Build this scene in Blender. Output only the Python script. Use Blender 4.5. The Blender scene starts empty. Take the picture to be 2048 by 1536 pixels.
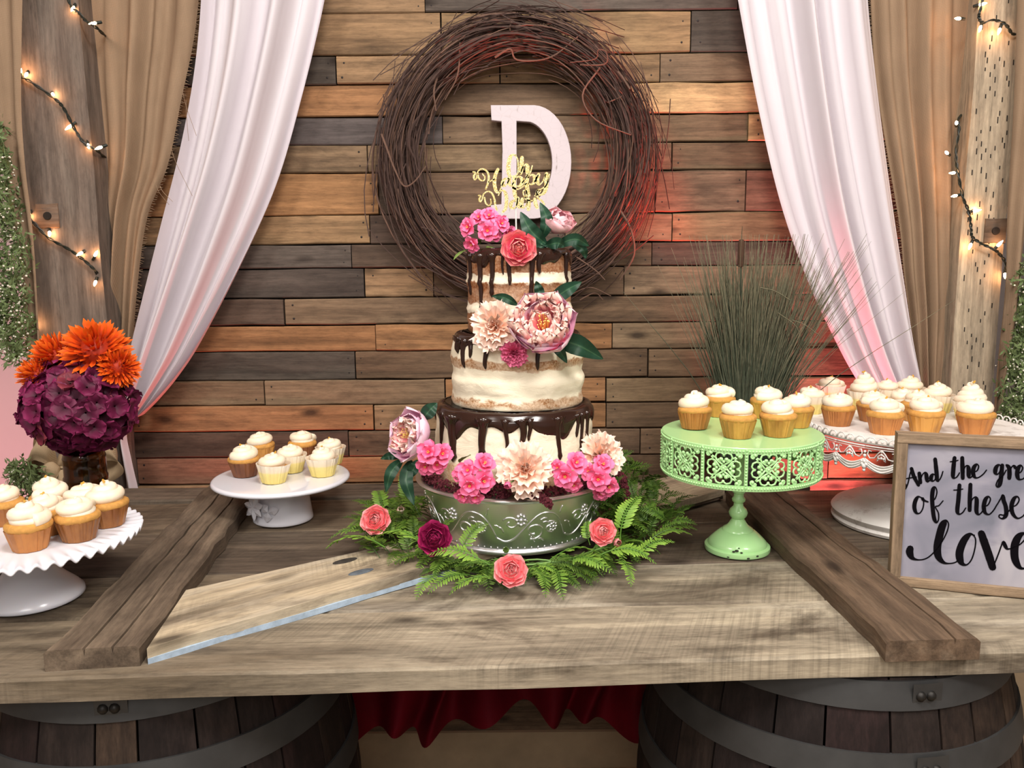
import bpy, math, random
from math import sin, cos, pi, radians, sqrt, asin, tan, exp
from mathutils import Vector, Matrix, Quaternion, noise

scene = bpy.context.scene
COL = scene.collection
R = random.Random(7)

# ------------------------------------------------------------------ camera, world, lights, exposure
F = 1650.0                                  # focal length in pixels of the 2048 px wide frame
CAM = Vector((0, 0, 1.51))
ROT = Matrix.Rotation(radians(90 - 8.7), 3, 'X') @ Matrix.Rotation(radians(-0.5), 3, 'Z')
cd = bpy.data.cameras.new('camera'); cam = bpy.data.objects.new('camera', cd); COL.objects.link(cam)
cam.matrix_world = Matrix.Translation(CAM) @ ROT.to_4x4()
cd.sensor_width = 36.0; cd.lens = F * 36.0 / 2048.0; cd.clip_start = 0.02; cd.clip_end = 60
scene.camera = cam

vs = scene.view_settings
vs.view_transform = 'Standard'; vs.look = 'None'; vs.exposure = 0.0; vs.gamma = 1.0; vs.use_curve_mapping = False

world = bpy.data.worlds.new('room_air'); scene.world = world; world.use_nodes = True
world.node_tree.nodes['Background'].inputs[0].default_value = (1.0, 0.95, 0.9, 1)
world.node_tree.nodes['Background'].inputs[1].default_value = 0.34

def light(name, kind, loc, target, energy, color, size=None, spot=None, blend=0.6):
    l = bpy.data.lights.new(name, kind); o = bpy.data.objects.new(name, l); COL.objects.link(o)
    o.location = loc
    o.rotation_euler = (Vector(target) - Vector(loc)).to_track_quat('-Z', 'Y').to_euler()
    l.energy = energy; l.color = color
    if kind == 'AREA': l.shape = 'DISK'; l.size = size
    if kind == 'SPOT': l.spot_size = radians(spot); l.spot_blend = blend; l.shadow_soft_size = size or .03
    return o
light('ceiling_or_fill_lamp', 'AREA', (-1.7, -0.5, 3.3), (-0.1, 1.7, 1.0), 40, (1.0, .95, .89), 0.8)
light('ceiling_or_fill_lamp', 'AREA', (1.5, -0.3, 3.3), (0.2, 1.7, 1.0), 46, (1.0, .95, .89), 0.7)
light('ceiling_or_fill_lamp', 'AREA', (0.1, 0.45, 3.2), (0.1, 1.5, .92), 36, (1.0, .95, .88), 0.6)
light('ceiling_or_fill_lamp', 'AREA', (0.0, -1.9, 2.9), (0.05, 1.8, 1.2), 42, (1.0, .95, .90), 1.3)  # soft frontal fill light, added to brighten the shaded fronts of the flowers
light('stage_uplight', 'SPOT', (.93, 2.08, .42), (.82, 2.30, 1.26), 150, (1.0, .20, .24), .04, 46, .9)
light('stage_uplight', 'SPOT', (.99, 2.05, .80), (.24, 2.165, 1.86), 380, (1.0, .08, .055), .02, 21, .7)
light('stage_uplight', 'SPOT', (-.62, 2.19, .45), (-.72, 2.31, 1.5), 20, (1.0, .13, .10), .03, 80, .8)
light('stage_uplight', 'SPOT', (-2.6, 3.0, .3), (-2.6, 4.3, 1.0), 45, (1.0, .35, .42), .1, 120, .8)

# ------------------------------------------------------------------ pixel -> point helpers (2048 x 1536 photograph)
def ray(px, py): return ROT @ Vector(((px - 1024) / F, -(py - 768) / F, -1))
def at_y(px, py, Y): d = ray(px, py); return CAM + d * ((Y - CAM.y) / d.y)
def at_z(px, py, Z): d = ray(px, py); return CAM + d * ((Z - CAM.z) / d.z)
def depth(p): return -(ROT.transposed() @ (Vector(p) - CAM)).z
def m(px_len, p): return px_len * depth(p) / F
def z_at(x, y, py):
    k = (768 - py) / F; RT = ROT.transposed()
    c0 = RT @ (Vector((x, y, 0)) - CAM); cz = RT @ Vector((0, 0, 1))
    return -(c0.y + k * c0.z) / (cz.y + k * cz.z)
def lerp(a, b, t): return a + (b - a) * t
def interp(tab, x):
    if x <= tab[0][0]: return tab[0][1]
    for (a, va), (b, vb) in zip(tab, tab[1:]):
        if x <= b: return lerp(va, vb, (x - a) / (b - a))
    return tab[-1][1]
def smooth_tab(pts, n):                     # Catmull-Rom through points
    P = [Vector(p) for p in pts]; out = []
    P = [P[0] * 2 - P[1]] + P + [P[-1] * 2 - P[-2]]
    for i in range(1, len(P) - 2):
        for k in range(n):
            t = k / n; a, b, c, d = P[i - 1], P[i], P[i + 1], P[i + 2]
            out.append(.5 * ((2 * b) + (c - a) * t + (2 * a - 5 * b + 4 * c - d) * t * t + (3 * b - a - 3 * c + d) * t ** 3))
    out.append(P[-2]); return out

# ------------------------------------------------------------------ materials
def lin(c): 
    c /= 255.0
    return c / 12.92 if c <= .04045 else ((c + .055) / 1.055) ** 2.4
def rgb(r, g, b): return (lin(r), lin(g), lin(b), 1.0)

class NT:
    def __init__(s, name):
        s.m = bpy.data.materials.new(name); s.m.use_nodes = True
        s.t = s.m.node_tree; s.b = s.t.nodes['Principled BSDF']
    def n(s, typ, **kw):
        x = s.t.nodes.new(typ)
        for k, v in kw.items(): setattr(x, k, v)
        return x
    def l(s, a, b): s.t.links.new(a, b)
    def ramp(s, src, stops, interp='LINEAR'):
        r = s.n('ShaderNodeValToRGB'); r.color_ramp.interpolation = interp
        e = r.color_ramp.elements
        while len(e) < len(stops): e.new(.5)
        for i, (p, c) in enumerate(stops):
            e[i].position = p; e[i].color = c if len(c) == 4 else (*c, 1)
        if src is not None: s.l(src, r.inputs[0])
        return r.outputs[0]
    def mix(s, fac, a, b, mode='MIX'):
        x = s.n('ShaderNodeMix', data_type='RGBA', blend_type=mode)
        for i, v in ((0, fac), (6, a), (7, b)):
            if hasattr(v, 'is_output'): s.l(v, x.inputs[i])
            else: x.inputs[i].default_value = v
        return x.outputs[2]
    def noise(s, vec, scale, detail=4, rough=.6, dist=0):
        x = s.n('ShaderNodeTexNoise'); x.inputs['Scale'].default_value = scale
        x.inputs['Detail'].default_value = detail; x.inputs['Roughness'].default_value = rough
        x.inputs['Distortion'].default_value = dist
        if vec is not None: s.l(vec, x.inputs['Vector'])
        return x.outputs[0]
    def coords(s, scale=(1, 1, 1), rand=True, kind='Object'):
        tc = s.n('ShaderNodeTexCoord'); v = tc.outputs[kind]
        if rand:
            oi = s.n('ShaderNodeObjectInfo'); mu = s.n('ShaderNodeMath', operation='MULTIPLY'); mu.inputs[1].default_value = 37.0
            s.l(oi.outputs['Random'], mu.inputs[0])
            ad = s.n('ShaderNodeVectorMath', operation='ADD'); s.l(v, ad.inputs[0]); s.l(mu.outputs[0], ad.inputs[1]); v = ad.outputs[0]
        mp = s.n('ShaderNodeMapping'); mp.inputs['Scale'].default_value = scale; s.l(v, mp.inputs[0])
        return mp.outputs[0]
    def bump(s, h, strength=.3, dist=.002):
        x = s.n('ShaderNodeBump'); x.inputs['Strength'].default_value = strength; x.inputs['Distance'].default_value = dist
        s.l(h, x.inputs['Height']); s.l(x.outputs[0], s.b.inputs['Normal'])
    def set(s, **kw):
        for k, v in kw.items(): s.b.inputs[k].default_value = v
        return s
    def color(s, out): s.l(out, s.b.inputs['Base Color'])

def plain(name, c, rough=.5, var=.12, scale=25, metal=0, spec=.5, coat=0, sss=0, bump=0, sheen=0):
    t = NT(name); v = t.coords()
    h = t.noise(v, scale, 5)
    t.color(t.mix(1.0, rgb(*c), t.ramp(h, [(.25, (1 - var,) * 3), (.75, (1 + var * .4,) * 3)]), 'MULTIPLY'))
    t.set(Roughness=rough, Metallic=metal)
    t.b.inputs['Specular IOR Level'].default_value = spec
    if coat: t.set(**{'Coat Weight': coat})
    if sss: t.set(**{'Subsurface Weight': sss, 'Subsurface Radius': (.01, .006, .004), 'Subsurface Scale': 1.0})
    if sheen: t.set(**{'Sheen Weight': sheen})
    if bump: t.bump(h, bump)
    return t.m

def wood(name, stain=.55, stain_col=(38, 28, 22), stain_at=(.5, .72), grain=.5, rough=.75, saw=0.0, sc=1.0, knots=True, light=None, worn_left=False):
    """weathered board: tint from the object's own colour, grain along local X"""
    t = NT(name)
    oi = t.n('ShaderNodeObjectInfo')
    g1 = t.noise(t.coords((2.2 * sc, 60 * sc, 60 * sc)), 1.0, 6, .7, .4)
    g2 = t.noise(t.coords((.9 * sc, 14 * sc, 14 * sc)), 1.0, 4, .6, 1.2)
    big = t.noise(t.coords((3.2 * sc, 9 * sc, 9 * sc)), 1.0, 6, .68, .8)
    fine = t.noise(t.coords((30 * sc, 260 * sc, 260 * sc)), 1.0, 3, .6)
    c = t.mix(1.0, oi.outputs['Color'], t.ramp(g1, [(.3, (1 - grain,) * 3), (.62, (1.12,) * 3)]), 'MULTIPLY')
    c = t.mix(.8, c, t.ramp(g2, [(.32, (.62, .58, .55)), (.6, (1.12, 1.08, 1.02))]), 'MULTIPLY')
    if light: c = t.mix(t.ramp(t.noise(t.coords((1.1 * sc, 11 * sc, 11 * sc)), 1.0, 5, .6, .5), [(.5, (0, 0, 0)), (.68, (.75,) * 3)]), c, rgb(*light))
    c = t.mix(t.ramp(big, [(stain_at[0], (0, 0, 0)), (stain_at[1], (stain,) * 3)]), c, rgb(*stain_col))
    if knots:
        vo = t.n('ShaderNodeTexVoronoi'); vo.inputs['Scale'].default_value = 1.0; t.l(t.coords((4.2 * sc, 11 * sc, 11 * sc)), vo.inputs['Vector'])
        c = t.mix(t.ramp(vo.outputs['Distance'], [(.05, (.8,) * 3), (.17, (0, 0, 0))]), c, rgb(34, 24, 18))
    mot = t.noise(t.coords((22 * sc, 70 * sc, 70 * sc)), 1.0, 6, .75)
    c = t.mix(.75, c, t.ramp(mot, [(.30, (.62,) * 3), (.50, (1.0,) * 3), (.72, (1.18,) * 3)]), 'MULTIPLY')
    c = t.mix(.5, c, t.ramp(fine, [(.35, (.75,) * 3), (.6, (1.08,) * 3)]), 'MULTIPLY')
    if saw:
        tc = t.n('ShaderNodeTexCoord'); mp = t.n('ShaderNodeMapping'); mp.inputs['Rotation'].default_value = (0, 0, radians(22)); t.l(tc.outputs['Object'], mp.inputs[0])
        m2 = t.n('ShaderNodeMapping'); m2.inputs['Scale'].default_value = (150, 2.5, 2.5); t.l(mp.outputs[0], m2.inputs[0])
        c = t.mix(t.ramp(t.noise(t.coords((3, 9, 9)), 1, 3), [(.42, (0,) * 3), (.62, (saw,) * 3)]), c, t.mix(1.0, c, t.ramp(t.noise(m2.outputs[0], 1, 3, .6), [(.36, (.62,) * 3), (.56, (1.08,) * 3)]), 'MULTIPLY'))
    if worn_left:                            # boards stained dark towards one end
        tc = t.n('ShaderNodeTexCoord'); sx = t.n('ShaderNodeSeparateXYZ'); t.l(tc.outputs['Object'], sx.inputs[0])
        ma = t.n('ShaderNodeMath', operation='MULTIPLY_ADD'); t.l(big, ma.inputs[0]); ma.inputs[1].default_value = .9; t.l(sx.outputs[0], ma.inputs[2])
        mr = t.n('ShaderNodeMapRange'); t.l(ma.outputs[0], mr.inputs[0]); mr.inputs[1].default_value = -.04; mr.inputs[2].default_value = .28
        c = t.mix(t.ramp(mr.outputs[0], [(0, (1,) * 3), (1, (0,) * 3)]), c, t.mix(1.0, c, (.50, .46, .43, 1), 'MULTIPLY'))
    t.color(c); t.set(Roughness=rough); t.b.inputs['Specular IOR Level'].default_value = .25
    t.bump(t.mix(.5, g1, fine), .35, .003)
    return t.m

def tint(name, stops, rough=.5, var=.1, trans=0.0, sss=0.0, sheen=0.0, objcol=False, spec=.3):
    """petals and leaves: colour runs from base (0) to edge (1) of each petal, as the 'tint' attribute stores it"""
    t = NT(name)
    a = t.n('ShaderNodeAttribute', attribute_name='tint')
    c = t.ramp(a.outputs['Fac'], [(p, rgb(*x)) for p, x in stops])
    h = t.noise(t.coords((1, 1, 1)), 90, 3)
    c = t.mix(1.0, c, t.ramp(h, [(.3, (1 - var,) * 3), (.7, (1 + var * .5,) * 3)]), 'MULTIPLY')
    if objcol:
        oi = t.n('ShaderNodeObjectInfo'); c = t.mix(1.0, c, oi.outputs['Color'], 'MULTIPLY')
    t.color(c); t.set(Roughness=rough); t.b.inputs['Specular IOR Level'].default_value = spec
    if sss: t.set(**{'Subsurface Weight': sss, 'Subsurface Radius': (.01, .005, .004), 'Subsurface Scale': .6})
    if sheen: t.set(**{'Sheen Weight': sheen})
    return t.m

M = {}
M['pallet'] = wood('pallet_wood', stain=.6, stain_at=(.52, .74), grain=.42)
M['table'] = wood('barn_wood', stain=.75, stain_col=(66, 54, 44), stain_at=(.5, .66), grain=.4, saw=.6, sc=.8, light=(190, 180, 162))
M['table_front'] = wood('barn_wood_front', stain=.75, stain_col=(66, 54, 44), stain_at=(.5, .66), grain=.4, saw=.6, sc=.8, light=(190, 180, 162), worn_left=True)
M['dark_table'] = wood('dark_barn_wood', stain=.6, stain_col=(48, 40, 34), stain_at=(.46, .7), grain=.45, saw=.35, sc=.8)
M['beam'] = wood('beam_wood', stain=.6, stain_col=(46, 38, 32), stain_at=(.48, .72), grain=.5, sc=.9, light=(150, 132, 112))
M['post'] = wood('post_wood', stain=.5, stain_col=(52, 44, 40), stain_at=(.5, .75), grain=.5, sc=.8, knots=False, light=(132, 122, 112))
M['cracked'] = plain('wood_crack', (26, 20, 16), .9)
M['backing'] = plain('backing_board', (38, 29, 23), .9)
M['blue_paint'] = plain('flaked_blue_paint', (176, 196, 216), .6, .35, 60)
M['stave'] = wood('wine_barrel_stave', stain=.8, stain_col=(24, 17, 16), stain_at=(.42, .62), grain=.5, sc=1.2, knots=False)
M['hoop'] = plain('galvanised_hoop', (74, 74, 74), .55, .25, 18, metal=.5)
M['rivet'] = plain('rivet_steel', (52, 50, 48), .5, .2, metal=.7)
M['plaster'] = plain('white_plaster', (224, 214, 212), .9, .05, 3)
M['floor'] = plain('tan_floor', (168, 146, 116), .8, .2, 12)
M['black_cloth'] = plain('black_cloth', (14, 14, 16), .9)
M['nail'] = plain('nail_rust', (30, 22, 18), .7)

def cloth(name, c, weave=900, w=.25, rough=.9, trans=.0, var=.1):
    t = NT(name); tc = t.n('ShaderNodeTexCoord')
    outs = []
    for d in ('X', 'Z'):
        wv = t.n('ShaderNodeTexWave', wave_type='BANDS', bands_direction=d); wv.inputs['Scale'].default_value = weave / 20; wv.inputs['Distortion'].default_value = 1.2
        wv.inputs['Detail'].default_value = 2; t.l(tc.outputs['Object'], wv.inputs['Vector']); outs.append(wv.outputs[0])
    h = t.mix(.5, outs[0], outs[1])
    n = t.noise(tc.outputs['Object'], 9, 5); st = t.noise(t.coords((60, 60, 5), False), 1, 3)
    c2 = t.mix(1.0, rgb(*c), t.ramp(n, [(.3, (1 - var,) * 3), (.7, (1 + var * .4,) * 3)]), 'MULTIPLY')
    c2 = t.mix(w, c2, t.ramp(h, [(.25, (.45,) * 3), (.6, (1.1,) * 3)]), 'MULTIPLY')
    c2 = t.mix(w, c2, t.ramp(st, [(.3, (.8,) * 3), (.7, (1.1,) * 3)]), 'MULTIPLY')
    t.color(c2); t.set(Roughness=rough); t.b.inputs['Specular IOR Level'].default_value = .15
    t.bump(h, w, .001)
    if trans:
        tr = t.n('ShaderNodeBsdfTranslucent'); t.l(c2, tr.inputs[0]); mx = t.n('ShaderNodeMixShader'); mx.inputs[0].default_value = trans
        t.l(t.b.outputs[0], mx.inputs[1]); t.l(tr.outputs[0], mx.inputs[2]); t.l(mx.outputs[0], t.t.nodes['Material Output'].inputs[0])
    return t.m
M['burlap'] = cloth('burlap_weave', (156, 131, 107), 4200, .45)
M['burlap_bow'] = cloth('burlap_ribbon', (186, 162, 130), 4200, .4)
M['voile'] = cloth('white_voile', (222, 215, 221), 6000, .04, .6, .12, .02)
M['tulle'] = cloth('red_tulle', (116, 10, 30), 2500, .2, .7, .2, .3)

# ------------------------------------------------------------------ mesh building
class MB:
    def __init__(s): s.v = []; s.f = []; s.t = []; s.has_t = False
    def add(s, verts, faces, tints=None):
        o = len(s.v); s.v += [tuple(p) for p in verts]; s.f += [tuple(i + o for i in f) for f in faces]
        if tints is not None: s.has_t = True; s.t += list(tints)
        else: s.t += [0.0] * len(verts)
        return s
    def xf(s, M4, other):                    # append another MB transformed
        s.has_t = s.has_t or other.has_t
        o = len(s.v); s.v += [tuple(M4 @ Vector(p)) for p in other.v]; s.f += [tuple(i + o for i in f) for f in other.f]; s.t += other.t
        return s
    def box(s, lo, hi):
        a, b = lo, hi
        v = [(a[0], a[1], a[2]), (b[0], a[1], a[2]), (b[0], b[1], a[2]), (a[0], b[1], a[2]), (a[0], a[1], b[2]), (b[0], a[1], b[2]), (b[0], b[1], b[2]), (a[0], b[1], b[2])]
        return s.add(v, [(3, 2, 1, 0), (4, 5, 6, 7), (0, 1, 5, 4), (1, 2, 6, 5), (2, 3, 7, 6), (3, 0, 4, 7)])
    def tube(s, path, r, n=6, caps=True, tints=None, flat=1.0):
        P = [Vector(p) for p in path]; k = len(P); V = []; T = []
        rr = r if hasattr(r, '__len__') else [r] * k
        ref = None
        for i, p in enumerate(P):
            d = (P[min(i + 1, k - 1)] - P[max(i - 1, 0)])
            if d.length < 1e-9: d = Vector((0, 0, 1))
            d.normalize()
            if ref is None:
                ref = Vector((0, 0, 1)) if abs(d.z) < .9 else Vector((1, 0, 0))
            a = d.cross(ref)
            if a.length < 1e-6: a = d.orthogonal()
            a.normalize(); b = a.cross(d); ref = b
            for j in range(n):
                th = 2 * pi * j / n
                V.append(p + a * (cos(th) * rr[i]) + b * (sin(th) * rr[i] * flat))
                T.append(tints[i] if tints else 0)
        Fc = [(i * n + j, i * n + (j + 1) % n, (i + 1) * n + (j + 1) % n, (i + 1) * n + j) for i in range(k - 1) for j in range(n)]
        if caps: Fc += [tuple(range(n - 1, -1, -1)), tuple((k - 1) * n + j for j in range(n))]
        return s.add(V, Fc, T if tints else None)
    def lathe(s, prof, n=48, mod=None, tints=None, close=True):
        V = []; T = []; k = len(prof)
        for i, (r, z) in enumerate(prof):
            for j in range(n):
                th = 2 * pi * j / n; rr, zz = (r, z) if mod is None else mod(r, z, th, i)
                V.append((rr * cos(th), rr * sin(th), zz)); T.append(tints[i] if tints else 0)
        Fc = [(i * n + j, i * n + (j + 1) % n, (i + 1) * n + (j + 1) % n, (i + 1) * n + j) for i in range(k - 1) for j in range(n)]
        if close:
            if prof[0][0] > 1e-6: Fc.append(tuple(range(n - 1, -1, -1)))
            if prof[-1][0] > 1e-6: Fc.append(tuple((k - 1) * n + j for j in range(n)))
        return s.add(V, Fc, T if tints else None)
    def ball(s, c, r, n=8, sq=(1, 1, 1), tint_v=None):
        k = max(3, n // 2); V = []; Fc = []
        V.append((c[0], c[1], c[2] - r * sq[2]))
        for i in range(1, k):
            ph = -pi / 2 + pi * i / k
            for j in range(n):
                th = 2 * pi * j / n; V.append((c[0] + r * sq[0] * cos(ph) * cos(th), c[1] + r * sq[1] * cos(ph) * sin(th), c[2] + r * sq[2] * sin(ph)))
        V.append((c[0], c[1], c[2] + r * sq[2])); e = len(V) - 1
        for j in range(n): Fc.append((0, 1 + (j + 1) % n, 1 + j)); Fc.append((e, e - n + j, e - n + (j + 1) % n))
        for i in range(k - 2):
            for j in range(n): a = 1 + i * n; Fc.append((a + j, a + (j + 1) % n, a + n + (j + 1) % n, a + n + j))
        return s.add(V, Fc, None if tint_v is None else [tint_v] * len(V))
    def grid(s, fn, nu, nv, tfn=None):
        V = [fn(i / nu, j / nv) for j in range(nv + 1) for i in range(nu + 1)]
        Fc = [(j * (nu + 1) + i, j * (nu + 1) + i + 1, (j + 1) * (nu + 1) + i + 1, (j + 1) * (nu + 1) + i) for j in range(nv) for i in range(nu)]
        return s.add(V, Fc, [tfn(i / nu, j / nv) for j in range(nv + 1) for i in range(nu + 1)] if tfn else None)
    def mesh(s, name, mat, smooth=40):
        me = bpy.data.meshes.new(name); me.from_pydata(s.v, [], s.f)
        if s.has_t:
            a = me.attributes.new('tint', 'FLOAT', 'POINT'); a.data.foreach_set('value', s.t)
        me.validate(); me.update()
        if smooth:
            me.shade_smooth()
            if smooth < 179: me.set_sharp_from_angle(angle=radians(smooth))
        if mat: me.materials.append(mat)
        return me

def link(name, data, parent=None, loc=None, rot=None, scale=None, color=None, kind=None, label=None):
    o = bpy.data.objects.new(name, data); COL.objects.link(o)
    if parent: o.parent = parent
    if loc is not None: o.location = loc
    if rot is not None:
        if isinstance(rot, Quaternion): o.rotation_euler = rot.to_euler()
        elif isinstance(rot, Matrix): o.rotation_euler = rot.to_euler()
        else: o.rotation_euler = rot
    if scale is not None: o.scale = scale if hasattr(scale, '__len__') else (scale,) * 3
    if color is not None: o.color = color
    if kind: o['kind'] = kind
    if label: o['label'] = label
    return o
def obj(name, mb, mat, parent=None, smooth=40, **kw):
    return link(name, mb.mesh(name, mat, smooth), parent, **kw)
def thing(name, label, cat, loc=(0, 0, 0), rot=None, group=None, data=None):
    o = link(name, data, None, loc, rot); o['label'] = label; o['category'] = cat
    if group: o['group'] = group
    return o
def copy_tree(o, parent=None):
    c = o.copy(); COL.objects.link(c); c.parent = parent
    for ch in list(o.children): copy_tree(ch, c)
    return c
def shade(c, k): return (c[0] * k, c[1] * k, c[2] * k, 1)
def jitter(c, a=.08):
    k = 1 + R.uniform(-a, a); return (c[0] * k * (1 + R.uniform(-.03, .03)), c[1] * k, c[2] * k * (1 + R.uniform(-.04, .04)), 1)

def plank_mb(L, Wd, T, seg=4, ch=.0025, wob=.0012, grooves=()):
    """board centred on its own origin: length X, width Y, thickness Z (top +Z); slightly uneven edges"""
    mb = MB(); hw, ht = Wd / 2, T / 2
    sec = [(-hw, -ht), (hw, -ht), (hw, ht - ch), (hw - ch, ht)]
    for (gy, gd, gw) in sorted(grooves, key=lambda g: -g[0]): sec += [(gy + gw, ht), (gy, ht - gd), (gy - gw, ht)]
    sec += [(-hw + ch, ht), (-hw, ht - ch)]
    n = len(sec); V = []
    wn = R.uniform(0, 99)
    for i in range(seg + 1):
        x = -L / 2 + L * i / seg; a = R.uniform(-wob, wob); b = R.uniform(-wob, wob); zt = R.uniform(-wob, wob) * .6
        for (y, z) in sec:
            dy = (b if y > hw * .8 else a if y < -hw * .8 else noise.noise((x * 7 + wn, 0, y * 3)) * .006)
            V.append((x, y + dy, z + (zt if z > 0 else 0)))
    Fc = [(i * n + j, i * n + (j + 1) % n, (i + 1) * n + (j + 1) % n, (i + 1) * n + j) for i in range(seg) for j in range(n)]
    Fc += [tuple(range(n - 1, -1, -1)), tuple(seg * n + j for j in range(n))]
    return mb.add(V, [f[::-1] for f in Fc] if False else Fc)
# ------------------------------------------------------------------ the room: floor, far walls, pallet-board wall
def struct(name, mb, mat, **kw):
    o = obj(name, mb, mat, smooth=0, **kw); o['kind'] = 'structure'; return o
ZT = 0.92                                   # table top
YW = 2.28                                   # face of the pallet boards
struct('floor', MB().box((-5, -3, -.1), (5, 5, 0)), M['floor'])
struct('wall_far', MB().box((-5, 4.3, 0), (5, 4.4, 3.6)), M['plaster'])
struct('wall_left', MB().box((-5.1, -3, 0), (-5, 4.4, 3.6)), M['plaster'])
struct('wall_right', MB().box((5, -3, 0), (5.1, 4.4, 3.6)), M['plaster'])
struct('ceiling', MB().box((-5.1, -3, 3.6), (5.1, 4.4, 3.7)), M['plaster'])

WX0, WX1 = -1.068, 1.178
wall = struct('wall_back', MB().box((WX0, YW + .03, 0.0), (WX1, YW + .06, 2.62)), M['backing'])
PC = dict(L=(150, 122, 92), O=(162, 120, 84), B=(116, 95, 76), D=(88, 73, 63), G=(88, 79, 73), M=(130, 109, 87), Y=(190, 158, 116), S=(90, 84, 84), R=(136, 97, 80))
bounds = [-150, -90, -32, 24, 109, 167, 231, 287, 343, 428, 486, 534, 593, 647, 700, 757, 807, 858, 911, 964, 1020, 1080, 1140, 1200, 1260, 1330, 1400, 1470]
rows = [
 [(500, 'M'), (1300, 'B'), (1960, 'L')], [(900, 'D'), (1960, 'M')],
 [(850, 'L'), (1475, 'G'), (1960, 'D')], [(882, 'L'), (1382, 'L'), (1960, 'G')], [(672, 'G'), (1000, 'L'), (1320, 'L'), (1960, 'M')],
 [(795, 'O'), (1260, 'B'), (1700, 'Y'), (1960, 'L')], [(885, 'S'), (1275, 'M'), (1496, 'B'), (1960, 'Y')], [(735, 'M'), (1110, 'M'), (1344, 'B'), (1960, 'B')],
 [(757, 'O'), (855, 'D'), (1310, 'B'), (1491, 'B'), (1960, 'R')], [(740, 'L'), (1130, 'D'), (1344, 'M'), (1960, 'L')], [(703, 'G'), (1120, 'D'), (1304, 'B'), (1960, 'D')],
 [(729, 'G'), (867, 'L'), (1248, 'B'), (1960, 'M')], [(569, 'D'), (1100, 'M'), (1583, 'B'), (1960, 'M')], [(751, 'O'), (1060, 'O'), (1224, 'O'), (1960, 'M')],
 [(710, 'G'), (1040, 'B'), (1296, 'B'), (1960, 'M')], [(529, 'M'), (890, 'M'), (1212, 'O'), (1960, 'M')], [(748, 'O'), (1000, 'L'), (1212, 'O'), (1960, 'B')],
 [(697, 'D'), (1280, 'B'), (1960, 'M')], [(640, 'R'), (1100, 'O'), (1656, 'B'), (1960, 'O')], [(900, 'L'), (1960, 'R')],
 [(700, 'B'), (1500, 'D'), (1960, 'M')], [(1000, 'M'), (1960, 'D')], [(600, 'D'), (1400, 'M'), (1960, 'B')], [(1100, 'B'), (1960, 'M')], [(800, 'M'), (1960, 'D')], [(1200, 'D'), (1960, 'B')], [(700, 'M'), (1960, 'B')]]
nails = MB()
for r, segs in enumerate(rows):
    z1 = at_y(1024, bounds[r], YW).z; z0 = at_y(1024, bounds[r + 1], YW).z
    ym = (bounds[r] + bounds[r + 1]) / 2; x0 = 95
    for (x1, c) in segs:
        X0 = max(WX0, at_y(x0, ym, YW).x); X1 = min(WX1, at_y(x1, ym, YW).x)
        dy = R.uniform(-.004, .003)
        L = X1 - X0 - R.uniform(.002, .005); Wd = z1 - z0 - R.uniform(.002, .004)
        if L > .02:
            o = obj('plank', plank_mb(L, Wd, .026, 5, .003, .0016), M['pallet'], wall, loc=((X0 + X1) / 2, YW + .013 + dy, (z0 + z1) / 2), rot=(pi / 2, R.uniform(-.002, .002), 0),
                    color=jitter(rgb(*PC[c]), .1))
            for sx in (X0 + .022, X1 - .022):
                for fz in (.25, .75):
                    if R.random() < .8: nails.ball((sx + R.uniform(-.006, .006), YW + dy + .0005, z0 + (z1 - z0) * fz), R.uniform(.0022, .0036), 6, (1, .4, 1))
        x0 = x1
obj('nail_heads', nails, M['nail'], wall, kind='stuff')
struct('baseboard_back', MB().box((WX0, YW - .012, 0), (WX1, YW + .0, .115)), M['floor'])

# timber posts either side
def post(name, pxa, pxb, y_ref, Yf, label, col, ridge):
    xa, xb = at_y(pxa, y_ref, Yf).x, at_y(pxb, y_ref, Yf).x
    w = xb - xa; t = thing(name, label, 'post', ((xa + xb) / 2, Yf + .09, 0))
    b = plank_mb(2.7, w, .18, 14, .012, .004, [(w * .16, .012, .004)] if ridge else [(-w * .28, .006, .003), (w * .3, .008, .003)])
    o = obj('timber', b, M['post'], t, loc=(0, 0, 1.35), rot=(0, -pi / 2, -pi / 2), color=rgb(*col))
    return t, xa, xb
YP = 2.17
lpost, lxa, lxb = post('wooden_post', 50, 192, 400, YP, 'weathered grey square wooden post wrapped in lights left of the drapes', (118, 106, 98), True)
rpost, rxa, rxb = post('wooden_post', 1928, 2016, 400, YP, 'pale square wooden post with incised treatment marks right of the drapes', (176, 162, 142), False)
# mortise plates with a bolt hole
for par, px, py, c in ((lpost, 96, 432, (120, 92, 72)), (rpost, 1990, 462, (92, 78, 66))):
    p = at_y(px, py, YP - .001)
    pl = obj('bolt_plate', plank_mb(.056, .062, .006, 2, .002), M['post'], par, loc=p - par.location, rot=(pi / 2, 0, 0), color=rgb(*c))
    obj('bolt_hole', MB().lathe([(.0, .003), (.0095, .003), (.0105, .0), (.0105, -.002)], 20), M['cracked'], pl, loc=(0, 0, .0035))
# incising marks on the pale post
mk = MB()
for i in range(11):
    for k in range(26):
        x = lerp(rxa + .012, rxb - .012, ((i * .37 + k * .083) % 1)); z = 1.0 + k * .052 + ((i * 5) % 11) * .0047
        if R.random() < .42: mk.box((x - .0012, YP - .0008, z), (x + .0012, YP + .003, z + R.uniform(.008, .016)))
mk.v = [(v[0] - rpost.location.x, v[1] - rpost.location.y, v[2]) for v in mk.v]
obj('incising_marks', mk, M['cracked'], rpost, smooth=0, kind='stuff')

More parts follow.
